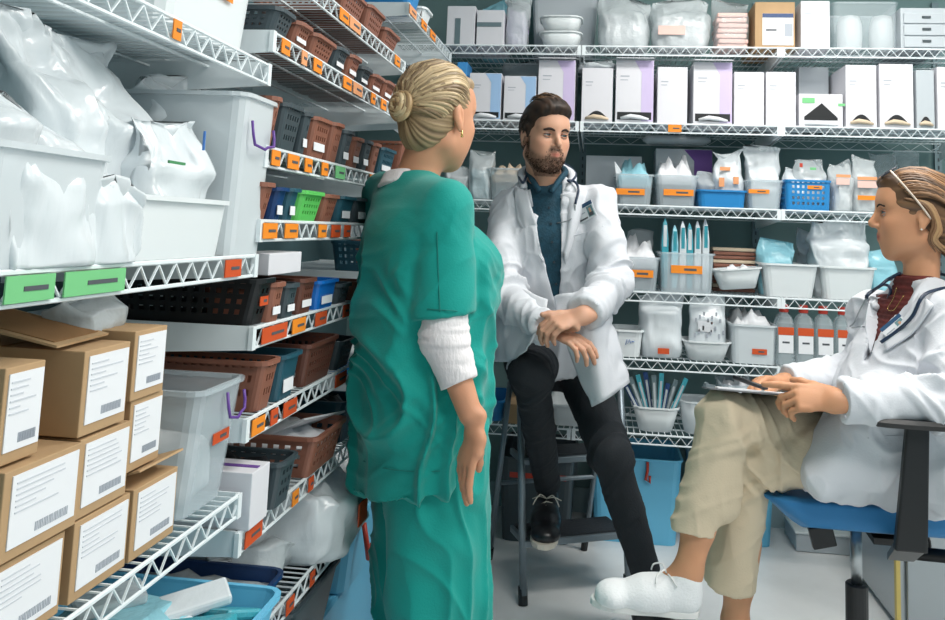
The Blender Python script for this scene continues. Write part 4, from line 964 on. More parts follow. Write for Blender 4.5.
def head(S, H_, male=True, neck_to=None, neckr=0.05):
    k = H_.k; ax = H_.ax(); e = lambda c, r, kk=0.02, **q: S.ell(H_(*c), tuple(v*k for v in r), ax, kk*k, **q)
    j = 1.0 if male else 0.9
    if neck_to is not None: S.ecap(H_(-0.022, 0, -0.06), neck_to, (neckr*1.0*k, neckr*1.02*k), (neckr*1.1*k, neckr*1.1*k), H_.s, 0.03)
    e((-0.012, 0, 0.035), (0.096, 0.076, 0.086)); e((0.022, 0, -0.02), (0.066, 0.063, 0.088), 0.03)
    for s_ in (1, -1):
        S.ecap(H_(-0.012, 0.052*s_*j, -0.062), H_(0.05, 0.022*s_*j, -0.096), 0.016*k, 0.017*k, k=0.03*k)
        e((0.050, 0.042*s_, -0.020), (0.026, 0.02, 0.02), 0.025)
        S.ecap(H_(0.079, 0.008*s_, 0.032), H_(0.064, 0.046*s_, 0.030), (0.010*k if male else 0.006*k), 0.007*k, k=0.016*k)
        e((0.036, 0.033*s_, -0.052), (0.034, 0.024, 0.034), 0.03)
    e((0.056, 0, -0.098), (0.020 if male else 0.017, 0.021*j, 0.018), 0.022)
    e((0.058, 0, -0.062), (0.026, 0.026, 0.024), 0.024)
    e((0.062, 0, 0.055), (0.026, 0.05, 0.04), 0.035)
    for s_ in (1, -1): e((0.090, 0.031*s_, 0.007), (0.016, 0.019, 0.0125), 0.010, sub=True)
    for s_ in (1, -1):   # eyeball mounds and lids
        e((0.068, 0.0315*s_, 0.006), (0.0135, 0.0155, 0.0125), 0.004)
    nl = 1.0 if male else 0.86
    S.ecap(H_(0.076, 0, 0.024), H_(0.086+0.022*nl, 0, -0.022), (0.0065*k, 0.010*k), (0.0095*k, 0.0095*k), H_.s, 0.012*k)
    e((0.086+0.019*nl, 0, -0.0275), (0.0095*nl, 0.0092, 0.008), 0.006)
    for s_ in (1, -1): e((0.089, 0.0115*s_*nl, -0.0315), (0.0105, 0.0062, 0.0062), 0.006)
    for s_ in (1, -1): e((0.094, 0.006*s_, -0.0385), (0.004, 0.0028, 0.0025), 0.002, sub=True)
    for s_ in (1, -1):
        S.ecap(H_(0.0885-(0 if male else 0.004), 0.003*s_, -0.0535), H_(0.077, 0.021*s_, -0.0590), 0.0055*k, 0.003*k, k=0.006*k)
        S.ecap(H_(0.0865-(0 if male else 0.004), 0.002*s_, -0.0655), H_(0.077, 0.020*s_, -0.0605), 0.0062*k, 0.003*k, k=0.006*k)
    S.ecap(H_(0.0965, 0.0, -0.0595), H_(0.0845, 0.019, -0.0600), 0.0016*k, 0.0012*k, k=0.002*k, sub=True)
    S.ecap(H_(0.0965, 0.0, -0.0595), H_(0.0845, -0.019, -0.0600), 0.0016*k, 0.0012*k, k=0.002*k, sub=True)
    for s_ in (1, -1):
        axr = (nrm(H_.f*0.85-H_.s*s_*0.0-H_.u*(-0.2)), nrm(H_.s), nrm(H_.u*0.95-H_.f*0.2))
        S.ell(H_(-0.012, 0.0775*s_, -0.002), (0.019*k*(1 if male else 0.85), 0.008*k, 0.031*k*(1 if male else 0.86)), axr, 0.008*k)
        S.ell(H_(-0.006, 0.086*s_, 0.002), (0.010*k, 0.006*k, 0.018*k), axr, 0.004*k, sub=True)
        S.ell(H_(-0.006, 0.0785*s_, -0.028), (0.009*k, 0.006*k, 0.010*k), axr, 0.006*k)
def head_colors(V, H_, skin, lip, stubble=None, mask=None):
    L_ = H_.local(V); C_ = np.tile(np.array(lin(skin)[:3]), (len(V), 1)); near = (np.abs(L_) < 0.2).all(1)
    lipm = near*np.exp(-(((L_[:, 2]+0.0595)/0.0085)**2+((L_[:, 1])/0.019)**4))*(L_[:, 0] > 0.072)
    cheek = near*np.exp(-(((L_[:, 2]+0.025)/0.025)**2+((np.abs(L_[:, 1])-0.045)/0.02)**2))*(L_[:, 0] > 0.02)*0.35
    C_ = C_*(1-lipm[:, None])+np.array(lin(lip)[:3])*lipm[:, None]
    C_ = C_*(1-cheek[:, None]*0.5)+np.array(lin((214, 130, 104))[:3])*cheek[:, None]*0.5
    if stubble is not None:
        f, s_, u = L_[:, 0], np.abs(L_[:, 1]), L_[:, 2]
        jaw = 1/(1+np.exp(((u+0.052)-(0.045-f)*0.5)/0.004)); jaw *= (f > -0.006)*(u > -0.135)
        must = np.exp(-(((u+0.045)/0.0075)**2+(s_/0.026)**6))*(f > 0.07)
        around = np.exp(-((s_/0.03)**6))*(u < -0.066)*(f > 0.04)
        side = (np.abs(f-0.012) < 0.014)*(u < 0.0)*(u > -0.06)*(s_ > 0.05)*0.8
        m_ = np.clip(np.maximum.reduce([jaw*0.75, must*0.95, around*0.95, side]), 0, 1)*near*(1-lipm)
        nz = vnoise(V*260)*0.25+0.8; m_ = (np.clip(m_*nz, 0, 1))[:, None]
        C_ = C_*(1-m_)+np.array(lin(stubble)[:3])*m_
    C_ *= (1+0.06*vnoise(V*40))[:, None]
    return C_
def eyes(H_, parent, iris, gaze=(0, 0), brow=None, browpts=None, closed=False):
    k = H_.k
    for s_ in (1, -1):
        c = H_(0.0700, 0.0315*s_, 0.0060)
        b = MB(); rr = 0.0122*k; n_ = 14; g = nrm(H_.f+H_.s*gaze[0]+H_.u*gaze[1]); u = nrm(np.cross(g, H_.u)); v = np.cross(u, g)
        def cap(a0, a1, m, rad, N=5):
            rings = [[Vector(c+rad*(g*math.cos(a)+(u*math.cos(t)+v*math.sin(t))*math.sin(a))) for t in [2*PI*q/n_ for q in range(n_)]] for a in [a0+(a1-a0)*i/N for i in range(N+1)]]
            b.loft(rings, m, (True, False))
        cap(0.01, 1.45, mat('eye white', (186, 182, 180), 0.2), rr*1.16); b_eye = b.build('eye', parent, smooth=True)
        b = MB(); cap(0.01, 0.62, mat('iris', iris, 0.1), rr*1.19, 3); b.build('iris', b_eye, smooth=True)
        b = MB(); cap(0.01, 0.3, M['black'], rr*1.205, 2); b.build('pupil', b_eye, smooth=True)
        # lids: thin skin rolls above and below the eyeball
        for up, nm in ((1, 'upper_eyelid'), (-1, 'lower_eyelid')):
            P = []
            for q in range(9):
                a = -1.1+2.2*q/8; hgt = math.cos(a)*(0.0050 if up > 0 else -0.0046)+ (0.001 if up > 0 else -0.0005)
                P.append(H_(0.0700+0.0140*math.cos(a)*math.cos(hgt*40), (0.0315+0.0148*math.sin(a))*s_, 0.0058+hgt))
            b = MB(); b.tube(P, [0.0008*k+0.0016*k*math.cos(-1.1+2.2*q/8) for q in range(9)], mat('eyelid skin', (176, 122, 96) if up > 0 else (196, 144, 116), 0.5), 6); o = b.build(nm, b_eye, smooth=True)
            if up > 0:
                b = MB(); b.tube([Vector(p)+Vector(H_.f*0.002*k)-Vector(H_.u*0.0012*k) for p in P], 0.0009*k, M['black'], 5); b.build('lashes', b_eye, smooth=True)
def strands(H_, starts, ends, mids, col, width, parent, name, seed=1, lift=0.006, radii=None, n=9, tint=None, wob=0.15):
    """hair locks: each follows the skull ellipsoid from start to end direction (local f, left, up)"""
    rnd = random.Random(seed); r = radii or (0.104, 0.086, 0.096); c0 = (-0.012, 0, 0.035); verts = []; faces = []; cols = []
    for a, e, mdir in zip(starts, ends, mids):
        a, e = nrm(a), nrm(e); mm = nrm(mdir) if mdir is not None else nrm(a+e); h = lift*(0.6+0.8*rnd.random()); wd = width*(0.6+0.8*rnd.random()); ph = rnd.random()*6
        pts = []
        for i in range(n+1):
            t = i/n; d = nrm(a*(1-t)**2+mm*2*t*(1-t)+e*t*t); lf = 1+(h*math.sin(PI*min(1, t*1.02+0.02))+0.0)/0.09+0.012*math.sin(ph+t*7)*wob
            pts.append(Vector(H_(c0[0]+d[0]*r[0]*lf, c0[1]+d[1]*r[1]*lf, c0[2]+d[2]*r[2]*lf)))
        b = rnd.random(); cc = [np.array(lin(col[0])[:3])*(1-b)+np.array(lin(col[1])[:3])*b][0]
        if rnd.random() < 0.12: cc = cc*0.6
        k0 = len(verts); m_ = 5
        for i, p in enumerate(pts):
            t = (pts[min(i+1, n)]-pts[max(i-1, 0)]).normalized(); out = (p-Vector(H_(*c0))).normalized(); sd = t.cross(out).normalized(); ww = wd*math.sin(PI*(0.12+0.8*i/n))
            for q in range(m_):
                an = 2*PI*q/m_; verts.append(tuple(p+sd*math.cos(an)*ww+out*math.sin(an)*ww*0.55)); cols.append(cc)
        for i in range(n):
            for q in range(m_): faces.append((k0+i*m_+q, k0+i*m_+(q+1) % m_, k0+(i+1)*m_+(q+1) % m_, k0+(i+1)*m_+q))
    o = to_obj(np.array(verts), np.array(faces), name, vcol_mat('hair_'+name+str(seed), 0.42, 0.5), parent, np.array(cols)); return o
def person(label, name='person'):
    return thing(name, label, 'person')
def body_limb(S, a, b_, c, r, side=(1, 0, 0), k=0.02):
    S.ecap(a, b_, r[0], r[1], side, k); S.ecap(b_, c, r[1], r[2], side, k)
# ------------------------------------------------------------------ cloth and skin
skin_m = vcol_mat('skin', 0.5, 0.35, bump=0.05, bscale=300, sss=0.12)
white_cloth = mat('white coat cotton', (214, 217, 223), 0.85, spec=0.2, bump=0.10, bscale=240)
scrub_m = mat('green scrub cotton', (14, 150, 140), 0.7, spec=0.2, sheen=0.2, bump=0.12, bscale=240)
under_m = mat('white jersey', (232, 228, 230), 0.9, bump=0.3, bscale=160, stretch=(1, 1, 0.3))
jean_m = mat('black trousers', (24, 30, 36), 0.85, bump=0.2, bscale=200); khaki_m = mat('khaki cotton', (214, 198, 172), 0.88, spec=0.2, bump=0.12, bscale=220)
shirt_m = mat('teal denim shirt', (22, 66, 84), 0.8, noise_amt=0.25, nscale=60, bump=0.2, bscale=150); maroon_m = mat('maroon ribbed shirt', (96, 36, 32), 0.8, noise_amt=0.4, nscale=40, stretch=(0.4, 0.4, 2))
steth_m = mat('dark blue rubber tube', (30, 48, 72), 0.3); steel = M['steel']
shoe_w = mat('white canvas', (236, 238, 240), 0.8, bump=0.2, bscale=200); shoe_b = mat('black leather', (26, 27, 30), 0.3); sole_w = mat('pale rubber sole', (212, 204, 190), 0.6)
def rnd_dirs(fn, n, seed=1):
    r = random.Random(seed); return [fn(r) for _ in range(n)]

# ================================================================== nurse in green scrubs, seen from behind
nF = nrm((0.88, 0.47, 0)); nS = np.array([-nF[1], nF[0], 0])     # forward and her left
nc = A(U(424, 300, 1.88)); nc[2] = 0
def NP(f, l, z): return nc+nF*f+nS*l+np.array([0, 0, z])
N = person('standing person with a blond bun in green scrubs over a white top, seen from behind')
nsR = A(U(447, 210, 1.745)); neR = A(U(444, 338, 1.725)); nwR = A(U(475, 428, 1.70)); nsL = A(U(384, 198, 2.02)); neL = nsL+np.array([0.07, 0.05, -0.27]); nwL = neL+np.array([0.12, 0.03, -0.2])
hN = Frame(U(437, 118, 1.90), (0.50, 0.86, -0.05), scale=1.04)
neckb = A(U(414, 178, 1.90))
S = Solid((-0.80, 1.50, -0.01), (-0.10, 2.25, 1.66), 0.0032)
head(S, hN, False, neckb+np.array([0, 0, -0.03]), 0.046)
S.ecap(nsR+(nsL-nsR)*0.12+[0, 0, 0.012], nsL+(nsR-nsL)*0.12+[0, 0, 0.012], 0.05, 0.05, k=0.04)
S.ecap(NP(-0.01, 0, 1.14), NP(0, 0, 0.98), (0.14, 0.10), (0.12, 0.09), nS, 0.04); S.ecap(NP(0, 0, 0.98), NP(-0.01, 0, 0.82), (0.12, 0.09), (0.15, 0.11), nS, 0.04)
body_limb(S, nsR, neR, nwR-nrm(nwR-neR)*0.03, (0.042, 0.036, 0.025)); body_limb(S, nsL, neL, nwL, (0.042, 0.036, 0.025))
for l in (-0.085, 0.085): body_limb(S, NP(0, l, 0.8), NP(0.015, l, 0.42), NP(-0.01, l, 0.07), (0.08, 0.052, 0.035))
hand(S, nwR, A(U(464, 470, 1.69))-nwR, nrm((0.75, 0.65, 0.0)), 1, [(0.12, 0.2, 0.15), (0.15, 0.22, 0.15), (0.2, 0.28, 0.2), (0.25, 0.3, 0.2)], 0.86, 0.015, thumbdir=(-0.05, 0.5, -1.0))
hand(S, nwL, (0.3, 0.1, -0.9), (0.0, -1, 0), 1, [(0.3, 0.4, 0.3)]*4, 0.93)
V, F = S.mesh(); V = smooth_verts(V, F, 1, 0.4)
to_obj(V, F, 'body', skin_m, N, head_colors(V, hN, (206, 150, 118), (190, 96, 90)))
eyes(hN, N, (90, 110, 110))
# white under layer: sleeves and neckline
S = Solid((-0.80, 1.50, 0.7), (-0.10, 2.25, 1.40), 0.004)
uw = nwR-nrm(nwR-neR)*0.095
S.ecap(nsR, neR, 0.05, 0.048, k=0.01); S.ecap(neR, uw, 0.048, 0.041, k=0.02, clip=[(uw, nrm(nwR-neR))])
S.ecap(nsL, neL, 0.05, 0.046); S.ecap(neL, nwL, 0.046, 0.034, clip=[(nwL-(nwL-neL)*0.12, nrm(nwL-neL))])
S.ecap(neckb+np.array([-0.01, -0.01, -0.02]), neckb+np.array([-0.012, -0.006, 0.006]), 0.074, 0.060, k=0.03, end=0.2); S.ecap(nsR*0.7+nsL*0.3, nsR*0.3+nsL*0.7, 0.05, 0.05, k=0.03)
V, F = S.mesh(); nn = normals(V, F); g = (vnoise(V*np.array([20, 20, 130]))*0.5+0.5)*np.clip((0.08-np.abs(V[:, 2]-neR[2]-0.0))/0.08, 0, 1)
V = V+nn*(g*0.007)[:, None]+nn*(vnoise(V*np.array([30, 30, 60]))*0.0015)[:, None]
to_obj(V, F, 'undershirt', under_m, N)
# scrub tunic
def tunic():
    S = Solid((-0.86, 1.46, 0.52), (-0.05, 2.3, 1.40), 0.004)
    hem = [(NP(0, 0, 0.640), nrm(nF*0.30+np.array([0, 0, -1.0])))]
    S.ecap(NP(-0.02, 0, 1.17), NP(0.0, 0, 1.0), (0.185, 0.118), (0.165, 0.132), nS, 0.05)
    S.ecap(NP(0.0, 0, 1.0), NP(0.0, 0, 0.80), (0.165, 0.132), (0.172, 0.132), nS, 0.05)
    S.ecap(NP(0.0, 0, 0.84), NP(0.01, 0, 0.52), (0.172, 0.132), (0.186, 0.148), nS, 0.05, clip=hem)
    S.ell(NP(0.075, 0.0, 1.10), (0.08, 0.15, 0.085), (nF, nS, (0, 0, 1)), 0.05)
    S.ecap(nsR+[0, 0, 0.014], nsL+[0, 0, 0.014], 0.055, 0.055, k=0.05); S.ecap(neckb+np.array([0, 0, -0.045]), neckb+np.array([0, 0, -0.028]), (0.085, 0.08), (0.07, 0.066), nS, 0.05)
    for a, e, fr, rr in ((nsR, neR, 0.83, 0.062), (nsL, neL, 0.8, 0.062)):
        c = a+(e-a)*fr; S.ecap(a+[0, 0, 0.004], a+(e-a)*1.1, (0.056, 0.050), (rr*1.2, rr*0.92), nF, 0.012, clip=[(c, nrm(nrm(e-a)+nF*0.12))])
    d = nrm(neckb-A(hN.o)); S.ell(neckb+np.array([0.004, 0.004, 0.012]), (0.071, 0.067, 0.034), k=0.008, sub=True)
    # side slit at the near hem
    V, F = S.mesh(); V = smooth_verts(V, F, 1, 0.5); nn = normals(V, F)
    L_ = V-nc; l = L_@nS; z = V[:, 2]; f = L_@nF
    t_ = f*0.9+l*0.4
    ar = neR-nsR; tt = np.clip(((V-nsR)@ar)/(ar@ar), 0, 1); arm = 1-np.clip((0.095-np.linalg.norm(V-nsR-tt[:, None]*ar, axis=1))/0.03, 0, 1)*np.clip((tt-0.1)/0.2, 0, 1)
    low = np.clip((1.27-z)/0.14, 0, 1)
    v1 = folds(np.stack([t_, z*0.0, z], 1), (16, 1, 2.2), 3)*0.022*low                         # long falls from the shoulder blades
    v2 = folds(np.stack([z+f*1.1, f*0+1, l], 1), (14, 1, 3.0), 5)*0.013*np.exp(-((z-0.95)/0.17)**2)   # swagging pulls at the waist
    v3 = folds(np.stack([z-f*0.8, l, f], 1), (22, 6, 4), 9)*0.006*low
    hemr = np.clip((0.72-z)/0.1, 0, 1)*np.sin(np.arctan2(l, f)*7)*0.004
    V = V+nn*((v1*1.25+v2*1.2+hemr)*arm+v3*(0.7+0.2*arm))[:, None]; V = smooth_verts(V, F, 2, 0.5)
    return V, F
V, F = tunic(); to_obj(V, F, 'scrub_top', scrub_m, N); TT = bvh(V, F)
def seam(T, pts, m, parent, name='seam', r=0.0012, off=0.001):
    P = surfs(T, pts, off)
    if len(P) > 2:
        b = MB(); b.tube(cr(P, 30), r, m, 5); return b.build(name, parent, smooth=True)
dseam = mat('scrub seam', (10, 120, 112), 0.8)
seam(TT, [(437, 232), (438, 262), (439, 290), (440, 312)], dseam, N); seam(TT, [(427, 309), (440, 310), (456, 311), (472, 313)], dseam, N)
seam(TT, [(364, 461), (385, 468), (410, 471), (440, 471)], dseam, N)
# scrub trousers
S = Solid((-0.86, 1.46, 0.03), (-0.05, 2.3, 0.86), 0.0045)
for l, k_ in ((-0.085, 0.0), (0.085, 0.0)):
    S.ecap(NP(0.02, l*0.8, 0.74), NP(0.045, l, 0.40), (0.10, 0.120), (0.088, 0.105), nS, 0.03); S.ecap(NP(0.045, l, 0.40), NP(0.05, l*1.05, 0.03), (0.088, 0.105), (0.084, 0.105), nS, 0.03, clip=[((0, 0, 0.055), (0, 0, -1))])
V, F = S.mesh(); V = smooth_verts(V, F, 1, 0.5); nn = normals(V, F); L_ = V-nc; l = L_@nS; f = L_@nF; z = V[:, 2]
V = V+nn*(folds(np.stack([f+l*0.5, z*0, z], 1), (17, 1, 2.0), 13)*0.011+folds(np.stack([z+f*0.8, l, f], 1), (12, 5, 3), 15)*0.007*np.exp(-((z-0.42)/0.14)**2))[:, None]
to_obj(V, F, 'scrub_trousers', scrub_m, N)
for l in (-0.09, 0.09):
    S = Solid(NP(0.06, l, 0)-[0.2, 0.2, 0.005], NP(0.06, l, 0)+[0.2, 0.2, 0.12], 0.004)
    S.ecap(NP(-0.04, l, 0.035), NP(0.13, l, 0.03), (0.038, 0.034), (0.038, 0.028), nS, 0.02, clip=[((0, 0, 0.002), (0, 0, -1))]); S.ecap(NP(-0.03, l, 0.05), NP(0.03, l, 0.055), 0.036, 0.034, nS, 0.02)
    V, F = S.mesh(); to_obj(V, F, 'shoe', shoe_w, N)
# blond hair: cap, locks swept to a low bun
S = Solid(hN.o-0.17, hN.o+0.17, 0.0032)
e = lambda c, r, kk=0.02, **q: S.ell(hN(*c), r, hN.ax(), kk, **q)
e((0.056, 0, 0.090), (0.036, 0.054, 0.026))
e((-0.016, 0, 0.040), (0.100, 0.083, 0.094)); e((-0.035, 0, -0.030), (0.066, 0.064, 0.070), 0.03)
S.func(lambda x, y, z: -(( (x-hN.o[0])*hN.f[0]+(y-hN.o[1])*hN.f[1]+(z-hN.o[2])*hN.f[2])*1.0-((z-hN.o[2]))*0.55-0.030), hN.o-0.17, hN.o+0.17, 'sub', 0.01) if False else None
S.plane(hN(0.080, 0, 0.055), nrm(hN.f*1.0-hN.u*0.75), 0.012); S.plane(hN(0.0, 0, -0.028), nrm(hN.f*0.9-hN.u*0.85), 0.01)
V, F = S.mesh(); V = smooth_verts(V, F, 2, 0.5); nn = normals(V, F); L_ = hN.local(V)
bunl = np.array([-0.095, 0.004, 0.002]); q = L_-bunl; an = np.arctan2(q[:, 2], q[:, 1]+0.3*q[:, 0]); st = vnoise(np.stack([an*22, np.linalg.norm(q, axis=1)*14, an*0], 1))
cb = np.clip(0.5+0.5*st, 0, 1)[:, None]; Cc = np.array(lin((186, 160, 122))[:3])*cb+np.array(lin((104, 84, 60))[:3])*(1-cb)
V = V+nn*(st*0.0022)[:, None]
to_obj(V, F, 'hair', vcol_mat('blond hair', 0.5, 0.5), N, Cc)
HB = [(210, 186, 146), (120, 97, 70)]
def st_n(r):
    a = r.uniform(-1.0, 1.0)*2.3; return (math.cos(a)*0.75, math.sin(a)*1.0, 0.95*math.cos(a*0.7)-0.35*abs(a)/1.2)
ss = rnd_dirs(st_n, 260, 3)
strands(hN, ss, [(-0.92+random.Random(i).uniform(-.06, .06), 0.04+random.Random(i+9).uniform(-.12, .12), -0.33+random.Random(i+5).uniform(-.12, .12)) for i in range(260)], [((s_[0]-0.55), s_[1]*1.15+0.05, s_[2]+0.25) for s_ in ss], HB, 0.0042, N, 'hair_locks', seed=3, lift=0.005, radii=(0.101, 0.083, 0.094))
ss = rnd_dirs(lambda r: (-0.55+r.uniform(-.3, .35), r.choice((-1, 1))*r.uniform(0.0, 0.85), -1.15+r.uniform(-.1, .3)), 110, 4)
strands(hN, ss, [(-0.9, 0.04+random.Random(i).uniform(-.1, .1), -0.33) for i in range(110)], [None]*110, HB, 0.0038, N, 'hair_locks', seed=4, lift=0.004, radii=(0.092, 0.078, 0.094))
# the bun: coiled rope of hair
bc = hN(-0.118, 0.004, 0.006); bn = nrm(-hN.f*0.9+hN.s*0.1); bu = nrm(np.cross(bn, hN.u)); bv = np.cross(bu, bn)
vs = []; b_cols = []
bb = MB()
rr_ = random.Random(8)
for q in range(34):
    r0 = rr_.uniform(0.008, 0.033); h0 = math.sqrt(max(0, 0.034**2-r0**2))*0.85; a0 = rr_.uniform(0, 6.28); ln = rr_.uniform(2.0, 4.6)
    P = [Vector(bc+(bu*math.cos(a0+t*ln)+bv*math.sin(a0+t*ln))*(r0*(1-0.12*t)+0.002*math.sin(5*t+q))+bn*(h0*(0.5+0.5*t)-0.006)) for t in [i/10 for i in range(11)]]
    mcol = mat('blond lock %d' % (q % 4), [(204, 178, 136), (178, 148, 108), (140, 114, 82), (214, 192, 152)][q % 4], 0.42)
    bb.tube(P, [0.0022+0.0052*math.sin(PI*(0.1+0.8*i/10)) for i in range(11)], mcol, 6)
bunb = MB(); bunb.lathe([(0.004, -0.02), (0.028, -0.016), (0.033, -0.002), (0.026, 0.014), (0.008, 0.022)], mat('blond lock 2', (150, 118, 78), 0.42), 18)
Mx = Matrix((tuple(bu), tuple(bv), tuple(bn))).transposed(); bunb.v = [tuple(Mx@Vector(v)+Vector(bc)) for v in bunb.v]
bb.add(bunb.v, bunb.f, bunb.mats[0]); bb.build('hair_bun', N, smooth=True)
b = MB(); ep = hN(-0.004, -0.083, -0.034); b.tube([ep, ep+np.array([0, 0, -0.008]), ep+np.array([0.001, 0, -0.016])], [0.0018, 0.0025, 0.0035], mat('gold', (220, 190, 120), 0.25, metal=0.9), 8); b.build('earring', N, smooth=True)
# ================================================================== man perched on the step ladder
MP = person('seated bearded person in a white coat and black trousers, perched on the step ladder')
hM = Frame(U(545, 137.5, 2.66), (0.52, -0.85, -0.08), scale=0.96)
mF = nrm((0.10, -1.0, 0)); mS = np.array([-mF[1], mF[0], 0])       # his left is towards the right of the picture
mnb = A(U(547, 179, 2.74))
msR, meR, mwR = A(U(507, 210, 2.76)), A(U(500, 294, 2.62)), A(U(549, 331, 2.42))
msL, meL, mwL = A(U(600, 206, 2.72)), A(U(611, 284, 2.62)), A(U(583, 316, 2.40))
mhR, mhL = A(U(540, 360, 2.86)), A(U(578, 362, 2.84))
mkR, maR = A(U(531, 374, 2.50)), A(U(547, 481, 2.84))
mkL, maL = A(U(611, 455, 2.55)), A(U(644, 566, 2.60))
mpel = (mhR+mhL)/2; mch = (msR+msL)/2+np.array([0, 0.02, -0.10])
S = Solid((-0.52, 2.20, -0.01), (0.36, 3.08, 1.72), 0.0034)
head(S, hM, True, mnb+np.array([0, 0, -0.04]), 0.058)
S.ecap(msR*0.85+msL*0.15, msL*0.85+msR*0.15, 0.055, 0.055, k=0.04)
S.ecap(mch, mpel, (0.14, 0.085), (0.14, 0.085), mS, 0.04)
body_limb(S, msR, meR, mwR, (0.044, 0.034, 0.028)); body_limb(S, msL, meL, mwL, (0.044, 0.034, 0.028))
body_limb(S, mhR, mkR, maR, (0.07, 0.045, 0.036)); body_limb(S, mhL, mkL, maL, (0.07, 0.045, 0.036))
# his right hand hangs over the thigh, the left one grips the wrist
hs = 1.0
hdR = nrm(A(U(601, 350, 2.36))-mwR); hand(S, mwR, hdR, nrm((-0.25, 0.35, -1.0)), 1, [(0.25, 0.45, 0.3), (0.35, 0.5, 0.3), (0.45, 0.55, 0.35), (0.5, 0.6, 0.4)], hs, 0.04, thumbdir=hdR*0.7+np.array([0.0, -0.5, 0.55]), tcurl=0.3)
hdL = nrm(A(U(546, 326, 2.35))-mwL); hand(S, mwL+hdL*0.004, hdL, nrm((-0.1, 0.55, -1.0)), -1, [(0.55, 0.75, 0.4), (0.6, 0.8, 0.4), (0.65, 0.8, 0.4), (0.65, 0.8, 0.4)], hs, 0.03, thumbdir=hdL*0.9+np.array([-0.1, 0.05, 0.25]), tcurl=0.1)
V, F = S.mesh(); V = smooth_verts(V, F, 1, 0.4)
cols = head_colors(V, hM, (204, 156, 130), (176, 104, 90), stubble=(52, 36, 28))
body_o = to_obj(V, F, 'body', skin_m, MP, cols); TB = bvh(V, F)
eyes(hM, MP, (80, 62, 48), gaze=(0.22, 0.02))
def brows(Hh, parent, col, th=0.0035, arch=0.0):
    for s_ in (1, -1):
        P = [Hh(0.0925-0.010*t*t-0.004*t, (0.012+0.036*t)*s_, 0.0215+0.0055*math.sin(PI*min(1, t*1.1))+0.002*t+arch) for t in [i/8 for i in range(9)]]
        b = MB(); b.tube([Vector(p) for p in P], [th*(0.55+0.6*math.sin(PI*(0.15+0.75*i/8))) for i in range(9)], mat('brow hair', col, 0.9), 6); b.build('eyebrow', parent, smooth=True)
brows(hM, MP, (46, 33, 26), 0.0042)
# hair: short sides, longer swept top
S = Solid(hM.o-0.19, hM.o+0.19, 0.003)
e = lambda c, r, kk=0.02, **q: S.ell(hM(*c), tuple(v*hM.k for v in r), hM.ax(), kk, **q)
e((-0.016, 0, 0.040), (0.098, 0.0815, 0.091)); e((0.026, 0, 0.094), (0.076, 0.068, 0.048), 0.03); e((-0.045, 0, -0.02), (0.05, 0.062, 0.06), 0.03)
for s_ in (1, -1): S.ecap(hM(0.012, 0.070*s_, 0.03), hM(0.008, 0.0655*s_, -0.022), 0.014, 0.008, k=0.012)
e((0.066, 0.0, 0.088), (0.036, 0.056, 0.030), 0.02); S.plane(hM(0.100, 0, 0.064), nrm(hM.f*1.0-hM.u*1.2), 0.008); S.plane(hM(0.022, 0, 0), nrm(hM.f-hM.u*0.85), 0.01) ; S.plane(hM(-0.01, 0, -0.052), nrm(hM.f*0.4-hM.u), 0.01)
for s_ in (1, -1): S.ell(hM(-0.006, 0.084*s_, -0.012), (0.020, 0.014, 0.028), hM.ax(), 0.006, sub=True)
V, F = S.mesh(); V = smooth_verts(V, F, 1, 0.5); nn = normals(V, F); L_ = hM.local(V); st = vnoise(L_*np.array([25, 120, 60])); cb = np.clip(0.5+0.6*st, 0, 1)[:, None]
V = V+nn*(st*0.0022)[:, None]
to_obj(V, F, 'hair', vcol_mat('dark hair', 0.55, 0.4), MP, np.array(lin((66, 48, 36))[:3])*cb+np.array(lin((28, 22, 19))[:3])*(1-cb))
MB_ = [(126, 96, 70), (36, 27, 22)]
ss = rnd_dirs(lambda r: (r.uniform(-0.3, 0.78), r.uniform(-0.75, 0.45), 0.9), 200, 6)
strands(hM, ss, [(s_[0]+0.55, s_[1]+0.45+random.Random(i).uniform(-.15, .15), s_[2]-0.12) for i, s_ in enumerate(ss)], [None]*200, MB_, 0.0036, MP, 'hair_locks', seed=6, lift=0.008, radii=(0.110, 0.086, 0.110), n=7)
ss = rnd_dirs(lambda r: (r.uniform(-0.9, 0.35), r.choice((-1, 1))*1.0, r.uniform(-0.25, 0.6)), 170, 7)
strands(hM, ss, [(s_[0]-0.2, s_[1], s_[2]-0.35) for s_ in ss], [None]*170, [(70, 52, 40), (30, 23, 20)], 0.0028, MP, 'hair_locks', seed=7, lift=0.002, radii=(0.0985, 0.0825, 0.092), n=5)
# beard: close tufts over the jaw and chin, and a moustache
rb = random.Random(12); vs, fs, cs = [], [], []
def tuft(p, d, L_, wd):
    k0 = len(vs); d = Vector(d).normalized(); sd = d.cross(Vector((0.3, 0.2, 1))).normalized(); u_ = sd.cross(d); c = np.array(lin((66, 46, 34))[:3])*rb.uniform(0.45, 1.1)
    for t, w_ in ((0, 1), (0.6, 0.8), (1, 0.15)):
        for q in range(4): an = PI/2*q; vs.append(tuple(Vector(p)+d*L_*t+(sd*math.cos(an)+u_*math.sin(an))*wd*w_)); cs.append(c)
    for i in range(2):
        for q in range(4): fs.append((k0+i*4+q, k0+i*4+(q+1) % 4, k0+i*4+4+(q+1) % 4, k0+i*4+4+q))
Lb = hM.local(V*0+hM.o)  # unused anchor
Vb = np.array([v.co[:] for v in body_o.data.vertices]); Lb = hM.local(Vb); Nb = np.array([v.normal[:] for v in body_o.data.vertices])
near = (np.abs(Lb) < 0.16).all(1); f, s_, u = Lb[:, 0], np.abs(Lb[:, 1]), Lb[:, 2]
